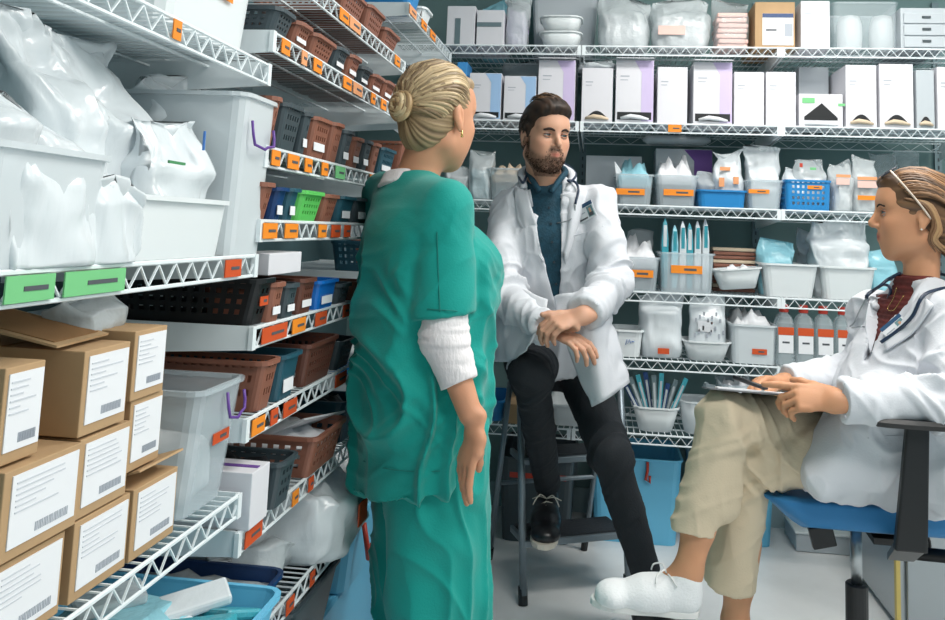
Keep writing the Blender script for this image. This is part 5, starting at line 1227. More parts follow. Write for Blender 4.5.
mk = near & (((u < -0.076+np.clip(0.05-f, 0, 1)*0.15) & (u > -0.122) & (f > 0.008)) | ((u > -0.052) & (u < -0.039) & (f > 0.074) & (s_ < 0.026)) | ((s_ > 0.018) & (s_ < 0.034) & (u < -0.048) & (f > 0.06)) | ((f > -0.002) & (f < 0.018) & (u < -0.015) & (u > -0.075) & (s_ > 0.05)))
ids = np.where(mk)[0]
for i in rb.sample(list(ids), min(1500, len(ids))):
    n_ = Nb[i]; d = hM.u*-1.0+n_*0.45+hM.f*0.1; tuft(Vb[i]-n_*0.001, d, rb.uniform(0.0025, 0.0055), 0.0010)
to_obj(np.array(vs), np.array(fs), 'beard', vcol_mat('beard hair', 0.7, 0.2), MP, np.array(cs))
# teal shirt
S = Solid((-0.5, 2.3, 0.7), (0.34, 3.1, 1.5), 0.0045)
mbt = mpel+np.array([0, -0.01, 0.10])
S.ecap(mch, mbt, (0.152, 0.118), (0.150, 0.124), mS, 0.04); S.ecap(mch+np.array([0, -0.01, 0.05]), mnb+np.array([0.0, 0.0, -0.05]), (0.10, 0.09), (0.07, 0.07), mS, 0.04); S.ecap(msR*0.8+msL*0.2, msL*0.8+msR*0.2, 0.06, 0.06, k=0.05)
S.ecap(mnb+np.array([0, 0.01, -0.045]), mnb+np.array([0, 0.004, 0.018]), (0.080, 0.078), (0.064, 0.066), k=0.03, end=0.2)
S.ell(mnb+np.array([0.004, -0.068, 0.020]), (0.020, 0.035, 0.045), k=0.006, sub=True)
V, F = S.mesh(); nn = normals(V, F); V = V+nn*(folds(V, (18, 18, 8), 4)*0.004)[:, None]
to_obj(V, F, 'shirt', shirt_m, MP); TSh = bvh(V, F)
# white coat
def coat_folds(V, F, limbs, amp=0.006):
    """creases: rings bunching at the elbows, long soft falls elsewhere"""
    nn = normals(V, F); out = folds(V, (9, 9, 5), 21)*amp*1.1+folds(V, (22, 22, 12), 22)*amp*0.35
    for (a, b_, c, r0) in limbs:
        for p, q, hot in ((a, b_, 1), (b_, c, 0)):
            w_ = q-p; L_ = np.linalg.norm(w_); w_ = w_/L_; t = (V-p)@w_; dist = np.linalg.norm(V-p-np.clip(t, 0, L_)[:, None]*w_, axis=1)
            m_ = np.clip((r0*1.9-dist)/(r0*0.6), 0, 1)*np.clip((t+0.03)/0.05, 0, 1)*np.clip((L_+0.04-t)/0.05, 0, 1)
            g = np.exp(-((t-(L_ if hot else 0))/0.09)**2)
            x = (V-p)@np.cross(w_, [0.3, 1, 0.2])
            out += m_*(0.25+g)*folds(np.stack([t*1.0+x*0.8, x*0.3, t*0+dist], 1), (26, 8, 4), 31+hot)*amp*1.7
    return V+nn*out[:, None]
S = Solid((-0.60, 2.20, 0.55), (0.45, 3.12, 1.5), 0.0042)
S.ecap(mch, mbt, (0.170, 0.128), (0.165, 0.135), mS, 0.04)
S.ecap(mbt, mpel+np.array([0, -0.01, -0.02]), (0.168, 0.138), (0.185, 0.150), mS, 0.04, clip=[(mpel+np.array([0, 0, -0.035]), (0, 0, -1))])
S.ecap(msR+np.array([0.02, 0.0, 0.012]), msL+np.array([-0.02, 0.0, 0.012]), 0.060, 0.060, k=0.05)
S.ecap(mnb+np.array([0, 0.012, -0.075]), mnb+np.array([0, 0.012, -0.01]), (0.12, 0.09), (0.078, 0.076), k=0.05, end=0.4); S.ell(mnb+np.array([0, -0.01, 0.05]), (0.066, 0.068, 0.075), k=0.006, sub=True)
for a, e_, w_, sd in ((msR, meR, mwR, 1), (msL, meL, mwL, 1)):
    S.ecap(a, e_, 0.061, 0.056, k=0.025); c = w_-nrm(w_-e_)*0.022; S.ecap(e_, w_+nrm(w_-e_)*0.03, 0.057, 0.046, k=0.03, clip=[(c, nrm(w_-e_))])
# carve the open front: a V that narrows to a slit
oc = [(1.50, 0.060, 0.0), (A(U(545, 190, 2.6))[2], 0.052, 0), (A(U(548, 250, 2.6))[2], 0.030, 0), (A(U(557, 310, 2.6))[2], 0.008, 0), (0.5, 0.008, 0)]
zc = np.array([p[0] for p in oc])[::-1]; hw = np.array([p[1] for p in oc])[::-1]
cxz = np.array([A(U(558, 330, 2.60))[0], A(U(557, 310, 2.60))[0], A(U(550, 250, 2.60))[0], A(U(546, 190, 2.62))[0], A(U(546, 160, 2.66))[0]]); czz = np.array([A(U(558, 330, 2.6))[2], A(U(557, 310, 2.6))[2], A(U(550, 250, 2.6))[2], A(U(546, 190, 2.62))[2], A(U(546, 160, 2.66))[2]])
def vcut(x, y, z):
    h = np.interp(z.ravel(), zc, hw).reshape(z.shape); c = np.interp(z.ravel(), czz, cxz).reshape(z.shape)
    return np.maximum(np.abs(x-c)-h, y-(mch[1]-0.02))
S.func(vcut, (-0.5, 2.3, A(U(557, 325, 2.6))[2]), (0.3, 2.85, 1.5), 'sub', 0.004)
V, F = S.mesh(); V = smooth_verts(V, F, 1, 0.5); V = coat_folds(V, F, [(msR, meR, mwR, 0.06), (msL, meL, mwL, 0.06)], 0.012)
to_obj(V, F, 'white_coat', white_cloth, MP); TC = bvh(V, F)
UU = lambda x, y, Y: U(x, y, Y)
# coat skirts: one falling over each thigh
sheet([[UU(487, 262, 2.74), UU(484, 300, 2.74), UU(486, 330, 2.72), UU(488, 359, 2.72)], [UU(503, 280, 2.62), UU(500, 308, 2.58), UU(498, 335, 2.56), UU(501, 362, 2.58)], [UU(525, 290, 2.52), UU(520, 312, 2.50), UU(515, 335, 2.49), UU(513, 360, 2.50)], [UU(548, 300, 2.48), UU(545, 316, 2.44), UU(540, 326, 2.41), UU(531, 344, 2.40)]], white_cloth, 'coat_skirt', MP, fold=0.008, fscale=(16, 16, 7), seed=3)
sheet([[UU(553, 296, 2.52), UU(562, 330, 2.46), UU(575, 366, 2.50), UU(591, 407, 2.46)], [UU(572, 292, 2.48), UU(582, 325, 2.43), UU(594, 360, 2.44), UU(604, 401, 2.43)], [UU(592, 288, 2.50), UU(600, 322, 2.46), UU(609, 352, 2.48), UU(618, 392, 2.47)], [UU(604, 282, 2.60), UU(612, 318, 2.58), UU(620, 348, 2.56), UU(631, 382, 2.54)]], white_cloth, 'coat_skirt', MP, fold=0.010, fscale=(18, 18, 5), seed=5)
def patch(T, poly, m, name, parent, off=0.006, thick=0.004, fold=0.0, n=10):
    """cloth piece lying on a garment: poly = rows of (x, y)"""
    rows = [surfs(T, r_, off) for r_ in poly]; return sheet(rows, m, name, parent, n, n, thick, fold)
patch(TC, [[(516, 168), (506, 187), (519, 222), (543, 262)], [(519, 166), (515, 190), (527, 222), (544, 258)], [(524, 164), (528, 192), (535, 220), (545, 254)]], white_cloth, 'lapel', MP, 0.008)
patch(TC, [[(568, 170), (562, 195), (560, 222), (562, 254)], [(577, 174), (573, 194), (568, 222), (564, 258)], [(585, 180), (588, 192), (578, 224), (565, 264)]], white_cloth, 'lapel', MP, 0.008)
P = [Vector(mnb)+Vector(v) for v in ((-0.072, -0.065, -0.035), (-0.086, -0.01, 0.016), (-0.05, 0.065, 0.045), (0.0, 0.085, 0.05), (0.05, 0.065, 0.042), (0.088, -0.01, 0.008), (0.072, -0.07, -0.045))]
b = MB(); b.tube(cr(P, 30), [0.012+0.006*math.sin(PI*i/30) for i in range(31)], white_cloth, 8); b.build('collar', MP, smooth=True)
P = [Vector(mnb)+Vector(v) for v in ((-0.018, -0.094, -0.045), (-0.05, -0.066, 0.0), (-0.064, -0.01, 0.034), (-0.03, 0.055, 0.052), (0.03, 0.055, 0.05), (0.064, -0.01, 0.028), (0.048, -0.068, -0.004), (0.02, -0.096, -0.05))]
b = MB(); b.tube(cr(P, 36), [0.010]*37, shirt_m, 8); b.build('shirt_collar', MP, smooth=True)
seamw = mat('coat seam', (196, 200, 208), 0.9)
seam(TC, [(573, 236), (588, 232), (603, 226)], seamw, MP, 'pocket_edge', 0.0016)
for yy, xx in ((208, 549), (224, 551), (242, 552), (262, 554), (284, 556)):
    q = surf(TSh, xx, yy, 0.002)
    if q: b = MB(); b.lathe([(0.0, 0), (0.0045, 0.0), (0.0045, 0.002), (0.0, 0.002)], mat('shirt button', (40, 50, 60), 0.3), 10); o = b.build('button', MP); o.location = q; o.rotation_euler = (PI/2, 0, 0)
# trousers
S = Solid((-0.5, 2.28, 0.04), (0.36, 3.1, 0.95), 0.0042)
S.ecap(mhR+np.array([-0.03, 0, 0]), mhL+np.array([0.03, 0, 0]), (0.10, 0.10), (0.10, 0.10), k=0.03)
for h_, k_, a_ in ((mhR, mkR, maR), (mhL, mkL, maL)):
    S.ecap(h_, k_, 0.084, 0.059, k=0.03); w_ = nrm(a_-k_); S.ecap(k_, a_+w_*0.05, 0.058, 0.045, k=0.025, clip=[(a_+w_*0.022, w_)])
V, F = S.mesh(); V = smooth_verts(V, F, 1, 0.5); V = coat_folds(V, F, [(mhR, mkR, maR, 0.065), (mhL, mkL, maL, 0.065)], 0.0042)
to_obj(V, F, 'trousers', jean_m, MP)
# shoes
def shoe(Hs, parent, m, sole_m, L_=0.275, lace=None, name='shoe', low=True):
    """Hs frame: origin at the heel on the ground, f towards the toe"""
    lo = np.minimum(Hs(-0.08, 0, 0), Hs(L_+0.05, 0, 0.0))-0.14; hi = np.maximum(Hs(-0.08, 0, 0), Hs(L_+0.05, 0, 0))+0.16
    S = Solid(lo, hi, 0.003); a = Hs.s
    S.ecap(Hs(0.035, 0, 0.045), Hs(0.15, 0, 0.042), (0.034, 0.036), (0.040, 0.030), a, 0.02); S.ecap(Hs(0.12, 0, 0.040), Hs(L_-0.05, 0.004, 0.032), (0.040, 0.034), (0.042, 0.024), a, 0.03)
    S.ecap(Hs(L_-0.06, 0.004, 0.030), Hs(L_-0.035, 0.002, 0.026), (0.040, 0.024), (0.030, 0.019), a, 0.02)
    S.ecap(Hs(0.045, 0, 0.05), Hs(0.04, 0, 0.082), 0.036, 0.038, k=0.02); S.ecap(Hs(0.07, 0, 0.06), Hs(0.14, 0, 0.055), (0.034, 0.03), (0.032, 0.022), a, 0.02)
    S.ell(Hs(0.038, 0, 0.115), (0.032, 0.027, 0.042), Hs.ax(), 0.004, sub=True)
    S.plane(Hs(0, 0, 0.012), -Hs.u, 0.002)
    V, F = S.mesh(); V = smooth_verts(V, F, 1, 0.5); o = to_obj(V, F, name, m, parent)
    P = []; b = MB(); out = []
    prof = [(0.0, 0.0), (0.008, 0.027), (0.05, 0.036), (0.11, 0.035), (0.17, 0.043), (0.215, 0.043), (0.25, 0.034), (0.27, 0.016), (0.275, 0)]
    side = [(f_*L_/0.275, w_) for f_, w_ in prof]; loop = [(f_, w_+0.003) for f_, w_ in side]+[(f_, -w_-0.003) for f_, w_ in side[-2:0:-1]]
    loop = [(loop[0][0]-0.003, 0)]+loop[1:]
    b.loft([[Vector(Hs(f_, w_, z)) for f_, w_ in loop] for z in (0.0, 0.018)], sole_m); b.build('sole', o, bevel=0.003)
    if lace:
        b = MB()
        for i in range(5):
            f_ = 0.095+0.020*i; z = 0.090-0.0065*i; s1 = 1 if i % 2 else -1
            b.tube([Hs(f_, -0.020*s1, z-0.006), Hs(f_+0.008, 0, z+0.002), Hs(f_+0.012, 0.020*s1, z-0.008)], 0.0022, lace, 5)
        for s1 in (1, -1): b.tube(cr([Hs(0.09, 0, 0.096), Hs(0.10, 0.02*s1, 0.112), Hs(0.12, 0.035*s1, 0.104), Hs(0.125, 0.045*s1, 0.085)], 10), 0.002, lace, 5); b.tube(cr([Hs(0.09, 0, 0.096), Hs(0.085, 0.025*s1, 0.10), Hs(0.07, 0.05*s1, 0.085)], 8), 0.0018, lace, 5)
        b.build('laces', o, smooth=True)
    return o
stepz = 0.200
hd = nrm((0.10, -1, 0)); shoe(Frame(A((maR[0]-0.0, maR[1]+0.070, stepz+0.010)), (0.02, -1, -0.06), scale=0.98), MP, shoe_b, sole_w, 0.27, mat('pale lace', (206, 200, 188), 0.8))
shoe(Frame(A((maL[0]-0.03, maL[1]+0.03, 0.001)), (0.93, -0.36, 0), scale=0.95), MP, shoe_b, sole_w, 0.27, mat('pale lace', (206, 200, 188), 0.8))
# watch band
w0 = mwR-nrm(mwR-meR)*0.012
# stethoscope worn by the man
ST = thing('stethoscope', 'dark blue stethoscope around the neck of the man in the white coat', 'stethoscope')
neck_loop = [Vector(mnb)+Vector(v) for v in ((-0.075, -0.075, -0.02), (-0.098, 0.0, 0.022), (-0.055, 0.085, 0.060), (0.0, 0.1, 0.065), (0.06, 0.082, 0.058), (0.098, 0.0, 0.020), (0.085, -0.07, -0.01))]
l1 = surfs(TC, [(530, 178), (536, 205), (540, 225), (543, 240)], 0.012); r1 = surfs(TC, [(568, 182), (575, 182), (577, 192), (576, 204)], 0.012)
b = MB(); b.tube(cr(l1[::-1]+neck_loop+r1, 90), 0.0042, steth_m, 8); b.build('tube', ST, smooth=True)
b = MB(); q = surfs(TC, [(563, 180), (560, 196), (559, 212), (560, 222)], 0.014); b.tube(cr(q, 16), 0.0022, steel, 6); b.build('binaural', ST, smooth=True)
b = MB(); q = surfs(TC, [(576, 204), (573, 214), (568, 221), (561, 223)], 0.014); b.tube(cr(q, 16), 0.0022, steel, 6); b.build('binaural', ST, smooth=True)
b = MB(); q = surfs(TC, [(543, 240), (546, 232), (549, 236)], 0.012); b.tube(cr(q, 10), 0.0022, steel, 6); b.build('ear_tube', ST, smooth=True)
q = surf(TC, 558, 222, 0.016); b = MB(); b.lathe([(0.0, -0.004), (0.009, -0.004), (0.011, 0), (0.009, 0.005), (0, 0.006)], steel, 14); o = b.build('chest_piece', ST, smooth=True); o.location = q; o.rotation_euler = (PI/2, 0, 0)
# badge
def badge(T, c, ux, uy, label, w_=0.075, h=0.05):
    q = surf(T, *c, 0.010); X = (surf(T, *ux, 0.010)-q); X = X.normalized(); Yv = (surf(T, *uy, 0.010)-q); Yv = (Yv-X*Yv.dot(X)).normalized(); Z = X.cross(Yv)
    t = thing('id_badge', label, 'badge', q); R_ = Matrix((X, Yv, Z)).transposed(); t.rotation_euler = R_.to_euler()
    b = MB(); b.box((0, 0, 0), (w_, h, 0.0015), M['paper']); b.build('card', t)
    b = MB(); b.box((0, h*0.38, 0.0012), (w_, h*0.22, 0.001), mat('badge heading', (44, 84, 120), 0.5)); b.build('heading', t)['label'] = 'dark blue heading strip'
    b = MB(); b.box((w_*0.27, -h*0.08, 0.0012), (w_*0.32, h*0.62, 0.001), mat('badge photo ground', (112, 150, 156), 0.5)); b.box((w_*0.27, -h*0.25, 0.002), (w_*0.22, h*0.2, 0.0006), M['ink']); b.box((w_*0.27, -0.02*h, 0.002), (w_*0.11, h*0.26, 0.0006), mat('badge face', (206, 160, 130), 0.5)); b.build('portrait', t)
    b = MB(); b.box((-w_*0.22, -h*0.02, 0.0012), (w_*0.4, h*0.05, 0.0008), M['gpaper']); b.box((-w_*0.2, -h*0.36, 0.0012), (w_*0.45, h*0.09, 0.0008), M['ink']); b.build('print', t)
    return t
badge(TC, (587, 212), (594, 209), (585, 205), 'white badge with blue heading clipped to the man\'s chest pocket', 0.074, 0.056)

# ------------------------------------------------------------------ step ladder
LD = thing('step_ladder', 'grey three-step folding ladder with black treads, under the seated man', 'ladder', (0, 0, 0))
fl = Vector((-0.217, 2.709, 0)); fr = Vector((0.124, 2.870, 0)); ex = (fr-fl).normalized(); W_ = (fr-fl).length; ey = Vector((-ex.y, ex.x, 0)); 
def LP(a, d, z): return fl+ex*a+ey*d+Vector((0, 0, z))
tube_m = mat('grey ladder paint', (122, 134, 142), 0.35, metal=0.5); tread = mat('black ribbed tread', (38, 42, 48), 0.6, bump=0.3, bscale=120)
for a in (0, W_):
    b = MB(); b.tube([LP(a, 0, 0.03), LP(a, 0.10, 0.70)], 0.0125, tube_m, 10); r_ = b.build('front_rail', LD, smooth=True)
    b = MB(); b.tube([LP(a, -0.002, 0.0), LP(a, 0.009, 0.055)], 0.0155, M['black'], 10); b.build('foot', r_)
    b = MB(); b.tube([LP(a, 0.36, 0.02), LP(a, 0.20, 0.66)], 0.010, tube_m, 10); r_ = b.build('rear_rail', LD, smooth=True)
    b = MB(); b.tube([LP(a, 0.365, 0.0), LP(a, 0.353, 0.045)], 0.013, M['black'], 10); b.build('foot', r_)
b = MB(); b.tube([LP(0, 0.29, 0.29), LP(W_, 0.29, 0.29)], 0.008, tube_m, 8); b.build('cross_bar', LD)
RL = Matrix((ex, ey, Vector((0, 0, 1)))).transposed()
for z, d0, dd in ((0.192, 0.01, 0.15), (0.44, 0.05, 0.14), (0.685, 0.075, 0.18)):
    b = MB(); b.box(LP(W_/2, d0+dd/2, z-0.012), (W_-0.006, dd, 0.022), tube_m, RL); o = b.build('step', LD, bevel=0.004)
    b = MB(); b.box(LP(W_/2, d0+dd/2, z+0.002), (W_-0.03, dd-0.02, 0.005), tread, RL); b.build('tread', o)
# ================================================================== woman on the swivel chair
WP = person('seated person in a white coat and khaki trousers, legs crossed, writing on a clipboard')
wF = nrm((-0.93, -0.36, 0)); wS = np.array([-wF[1], wF[0], 0])       # her left is towards the camera
hW = Frame(U(914, 217, 2.13), (-0.97, 0.18, 0.03), scale=0.93)
wnb = A(U(918, 282, 2.14))
wsL, weL, wwL = A(U(952, 318, 2.00)), A(U(956, 402, 1.90)), A(U(838, 401, 1.88))
wsR, weR, wwR = A(U(873, 312, 2.27)), A(U(868, 378, 2.33)), A(U(784, 382, 2.22))
whL, whR = A(U(905, 455, 2.02)), A(U(898, 448, 2.22))
wkR, waR = A(U(724, 417, 2.02)), A(U(688, 572, 1.97))
wkL, waL = A(U(750, 456, 2.08)), A(U(735, 622, 2.14))
wpel = (whL+whR)/2; wch = (wsL+wsR)/2+np.array([0.03, 0, -0.09])
S = Solid((0.10, 1.70, -0.01), (1.10, 2.50, 1.42), 0.0033)
head(S, hW, False, wnb+np.array([0.005, 0, -0.03]), 0.042)
S.ecap(wsR*0.85+wsL*0.15, wsL*0.85+wsR*0.15, 0.045, 0.045, k=0.04); S.ecap(wch, wpel, (0.13, 0.085), (0.13, 0.09), wS, 0.04)
body_limb(S, wsL, weL, wwL, (0.040, 0.032, 0.023)); body_limb(S, wsR, weR, wwR, (0.040, 0.032, 0.023))
body_limb(S, whR, wkR, waR, (0.065, 0.044, 0.031)); body_limb(S, whL, wkL, waL, (0.065, 0.044, 0.031))
S.ecap(waR+nrm(wkR-waR)*0.10, waR+nrm(wkR-waR)*0.22, 0.032, 0.040, k=0.03)
S.ecap(waL+nrm(wkL-waL)*0.10, waL+nrm(wkL-waL)*0.2, 0.032, 0.04, k=0.03)
S.ecap(waR, waR+nrm((-0.7, -0.0, -0.5))*0.06, 0.030, 0.028, k=0.02); S.ecap(waL, np.array([waL[0]+0.0, waL[1], 0.06]), 0.031, 0.030, k=0.02)
# near hand grips the board: index along the top edge, other fingers curled below
dL = nrm(A(U(803, 398, 1.90))-wwL)
hand(S, wwL, dL, nrm((-0.05, 0.75, -0.65)), -1, [(0.02, 0.06, 0.06), (0.55, 0.7, 0.4), (0.65, 0.8, 0.45), (0.7, 0.8, 0.45)], 0.96, 0.03, thumbdir=dL*0.8+np.array([0, 0.55, 0.25]), tcurl=0.15)
dR = nrm(A(U(748, 380, 2.16))-wwR)
hand(S, wwR, dR, nrm((-0.1, -0.45, -0.9)), 1, [(0.5, 0.75, 0.35), (0.6, 0.8, 0.4), (0.7, 0.85, 0.4), (0.75, 0.85, 0.4)], 0.95, 0.02, thumbdir=dR*0.85+np.array([0, -0.5, -0.25]), tcurl=0.2)
V, F = S.mesh(); V = smooth_verts(V, F, 1, 0.4)
to_obj(V, F, 'body', skin_m, WP, head_colors(V, hW, (208, 152, 116), (176, 84, 76)))
eyes(hW, WP, (70, 80, 76), gaze=(0.05, 0.0)); brows(hW, WP, (96, 66, 44), 0.0026)
# light brown hair swept back over the ear
S = Solid(hW.o-0.2, hW.o+0.2, 0.0032)
e = lambda c, r, kk=0.02, **q: S.ell(hW(*c), tuple(v*hW.k for v in r), hW.ax(), kk, **q)
e((-0.014, 0, 0.042), (0.106, 0.083, 0.090)); e((0.058, 0, 0.090), (0.036, 0.052, 0.026)); e((-0.055, 0, -0.012), (0.062, 0.066, 0.066), 0.03); e((-0.095, 0, -0.05), (0.05, 0.05, 0.06), 0.03)
S.plane(hW(0.098, 0, 0.072), nrm(hW.f*1.0-hW.u*1.0), 0.010); S.plane(hW(0.040, 0, 0.0), nrm(hW.f-hW.u*0.75), 0.01)
for s_ in (1, -1): S.ell(hW(0.002, 0.086*s_, -0.022), (0.026, 0.018, 0.034), hW.ax(), 0.006, sub=True)
V, F = S.mesh(); V = smooth_verts(V, F, 1, 0.5); nn = normals(V, F); L_ = hW.local(V); q = L_-np.array([-0.12, 0, -0.04]); an = np.arctan2(q[:, 2], np.abs(q[:, 1])+0.4*q[:, 0]); st = vnoise(np.stack([an*20, np.linalg.norm(q, axis=1)*10, an*0], 1)); cb = np.clip(0.5+0.6*st, 0, 1)[:, None]
V = V+nn*(st*0.002)[:, None]
to_obj(V, F, 'hair', vcol_mat('light brown hair', 0.45, 0.5), WP, np.array(lin((132, 98, 68))[:3])*cb+np.array(lin((78, 55, 38))[:3])*(1-cb))
WB = [(156, 116, 80), (78, 54, 37)]
def st_w(r):
    a = r.uniform(-1.0, 1.0)*1.75; return (0.95*math.cos(a*0.75)+0.05, math.sin(a), 0.72*math.cos(a)+0.26)
ss = rnd_dirs(st_w, 260, 13)
strands(hW, ss, [(-0.95, 0.35*np.sign(s_[1]), -0.55+random.Random(i+5).uniform(-.2, .2)) for i, s_ in enumerate(ss)], [(s_[0]-0.75, s_[1]*1.3, s_[2]+0.35) for s_ in ss], WB, 0.0042, WP, 'hair_locks', seed=13, lift=0.006, radii=(0.110, 0.085, 0.095))
b = MB(); rr_ = random.Random(3)
for i in range(9):   # strands falling behind the ear to the nape
    o_ = rr_.uniform(-.012, .012); b.tube(cr([hW(0.030+o_, 0.078, 0.045), hW(-0.015+o_, 0.088, 0.030), hW(-0.038+o_, 0.086, -0.020+o_), hW(-0.030+o_, 0.078, -0.060), hW(-0.058+o_*2, 0.060, -0.090)], 16), [0.0012+0.0022*math.sin(PI*(0.1+0.85*k/16)) for k in range(17)], mat('hair lock %d' % (i % 3), [(164, 124, 86), (122, 88, 60), (184, 146, 104)][i % 3], 0.42), 6)
b.build('loose_strands', WP, smooth=True)
b = MB(); rr_ = random.Random(5)
for i in range(26):
    a = rr_.uniform(0, 6.28); r0 = rr_.uniform(0, 0.022); oy, oz = math.cos(a)*r0, math.sin(a)*r0
    b.tube(cr([hW(-0.095, oy, -0.03+oz), hW(-0.135, oy*1.3, -0.055+oz*1.2), hW(-0.150, oy*1.6, -0.115+oz*0.6), hW(-0.140+rr_.uniform(-.01, .01), oy*1.5, -0.19)], 14), [0.002+0.005*math.sin(PI*(0.15+0.75*k/14)) for k in range(15)], mat('hair lock %d' % (i % 3), (140, 104, 70)), 6)
b.build('ponytail', WP, smooth=True)
b = MB(); ep = hW(-0.004, 0.0835, -0.034); b.lathe([(0, -0.003), (0.003, 0), (0, 0.003)], mat('pearl', (236, 230, 220), 0.2), 10, ep); b.build('earring', WP, smooth=True)
# maroon shirt
S = Solid((0.42, 1.80, 0.55), (1.12, 2.48, 1.24), 0.0045)
S.ecap(wch, wpel+np.array([0, 0, 0.06]), (0.135, 0.098), (0.13, 0.10), wS, 0.04); S.ecap(wsR*0.78+wsL*0.22, wsL*0.78+wsR*0.22, 0.05, 0.05, k=0.05)
S.ell(wch+wF*0.06+np.array([0, 0, -0.03]), (0.06, 0.12, 0.08), (wF, wS, (0, 0, 1)), 0.05)
S.ecap(wnb+np.array([0.005, 0, -0.05]), wnb+np.array([-0.004, 0, 0.012]), (0.066, 0.062), (0.052, 0.052), k=0.03, end=0.25)
V, F = S.mesh(); nn = normals(V, F); V = V+nn*(0.0016*np.sin(V[:, 2]*520))[:, None]
to_obj(V, F, 'ribbed_top', maroon_m, WP); TWS = bvh(V, F)
b = MB(); nk = surfs(TWS, [(898, 287), (894, 300), (889, 309), (895, 311), (905, 296)], 0.004)
if len(nk) > 3: b.tube(cr(nk, 20), 0.0008, mat('gold', (220, 190, 120), 0.25, metal=0.9), 5); b.build('necklace', WP, smooth=True)
# coat
STZ = Zy(492, 0.6, 2.02)
print('STZ', STZ)
S = Solid((0.36, 1.72, 0.46), (1.16, 2.50, 1.26), 0.0042)
wbt = wpel+np.array([0.005, 0, 0.12])
S.ecap(wch, wbt, (0.155, 0.115), (0.155, 0.125), wS, 0.05); S.ecap(wbt, wpel+np.array([0.02, 0, 0.02]), (0.16, 0.13), (0.20, 0.16), wS, 0.05)
S.ell(wch+wF*0.07+np.array([0, 0, -0.03]), (0.065, 0.135, 0.09), (wF, wS, (0, 0, 1)), 0.05)
S.ecap(wsR*0.9+wsL*0.1+[0, 0, 0.006], wsL*0.9+wsR*0.1+[0, 0, 0.006], 0.052, 0.052, k=0.05); S.ecap(wnb+np.array([0.012, 0, -0.06]), wnb+np.array([0.012, 0, -0.018]), (0.088, 0.08), (0.07, 0.068), k=0.04, end=0.4)
# skirt of the coat over the hip and seat
S.ecap(wpel+np.array([0.06, -0.05, 0.01]), A(U(868, 458, 2.03)), (0.14, 0.14), (0.11, 0.115), (0, 0, 1), 0.05, clip=[((0, 0, STZ+0.002), (0, 0, -1))])
S.ecap(A(U(880, 415, 1.985)), A(U(822, 480, 1.985)), (0.09, 0.075), (0.050, 0.05), (0, 0, 1), 0.05, clip=[((0, 0, STZ+0.002), (0, 0, -1))])
S.ecap(A(U(880, 488, 2.06)), A(U(808, 488, 2.06)), (0.07, 0.028), (0.045, 0.02), (0, 1, 0), 0.03, clip=[((0, 0, STZ+0.002), (0, 0, -1))])
S.ecap(A(U(880, 488, 2.06)), A(U(990, 488, 2.06)), (0.08, 0.03), (0.08, 0.03), (0, 1, 0), 0.03, clip=[((0, 0, STZ+0.002), (0, 0, -1))])
for a, e_, w_ in ((wsL, weL, wwL), (wsR, weR, wwR)):
    S.ecap(a, e_, 0.060, 0.056, k=0.02); c = w_-nrm(w_-e_)*0.010; S.ecap(e_, w_+nrm(w_-e_)*0.03, 0.057, 0.040, k=0.02, clip=[(c, nrm(w_-e_))])
ctrl = [(912, 268, .050), (898, 290, .044), (890, 310, .032), (877, 335, .018), (866, 362, .006)]
P_ = [U(x, y, 2.08) for x, y, h in ctrl]; zz_ = np.array([p[2] for p in P_])[::-1]; sx = np.array([(A(p)-wch)@wS for p in P_])[::-1]; hh_ = np.array([c[2] for c in ctrl])[::-1]
Vd = A(U(890, 310, 2.05))-np.array([0, 0, EYE]); Vd[2] = 0; Vd = nrm(Vd); Vs = np.array([Vd[1], -Vd[0], 0])  # across the opening as it faces the room
cx_ = np.array([A(p)@Vs for p in P_])[::-1]
def wcut(x, y, z):
    h = np.interp(z.ravel(), zz_, hh_).reshape(z.shape); c = np.interp(z.ravel(), zz_, cx_).reshape(z.shape)
    l = x*Vs[0]+y*Vs[1]; f_ = (x-wch[0])*wF[0]+(y-wch[1])*wF[1]
    return np.maximum(np.abs(l-c)-h, 0.045-f_)
S.func(wcut, (0.36, 1.72, A(U(866, 362, 2.08))[2]), (1.0, 2.4, 1.26), 'sub', 0.004)
V, F = S.mesh(); V = smooth_verts(V, F, 1, 0.5); V = coat_folds(V, F, [(wsL, weL, wwL, 0.055), (wsR, weR, wwR, 0.055)], 0.011)
z = V[:, 2]; nn = normals(V, F); V = V+nn*(np.clip((STZ+0.06-z)/0.06, 0, 1)*(vnoise(V*np.array([26, 26, 8]))*0.008))[:, None]; V[:, 2] = np.maximum(V[:, 2], 0.541)
to_obj(V, F, 'white_coat', white_cloth, WP); TW = bvh(V, F)
patch(TW, [[(890, 272), (872, 300), (868, 325), (866, 352)], [(895, 274), (884, 298), (874, 326), (867, 350)]], white_cloth, 'lapel', WP, 0.010, n=14)
patch(TW, [[(940, 268), (922, 296), (905, 322), (886, 346)], [(948, 280), (936, 306), (915, 334), (888, 352)]], white_cloth, 'lapel', WP, 0.010, n=14)
seam(TW, [(845, 383), (843, 395), (843, 408), (846, 418)], seamw, WP, 'cuff_edge', 0.0014); seam(TW, [(868, 438), (890, 436), (918, 436)], seamw, WP, 'pocket_edge', 0.0014)
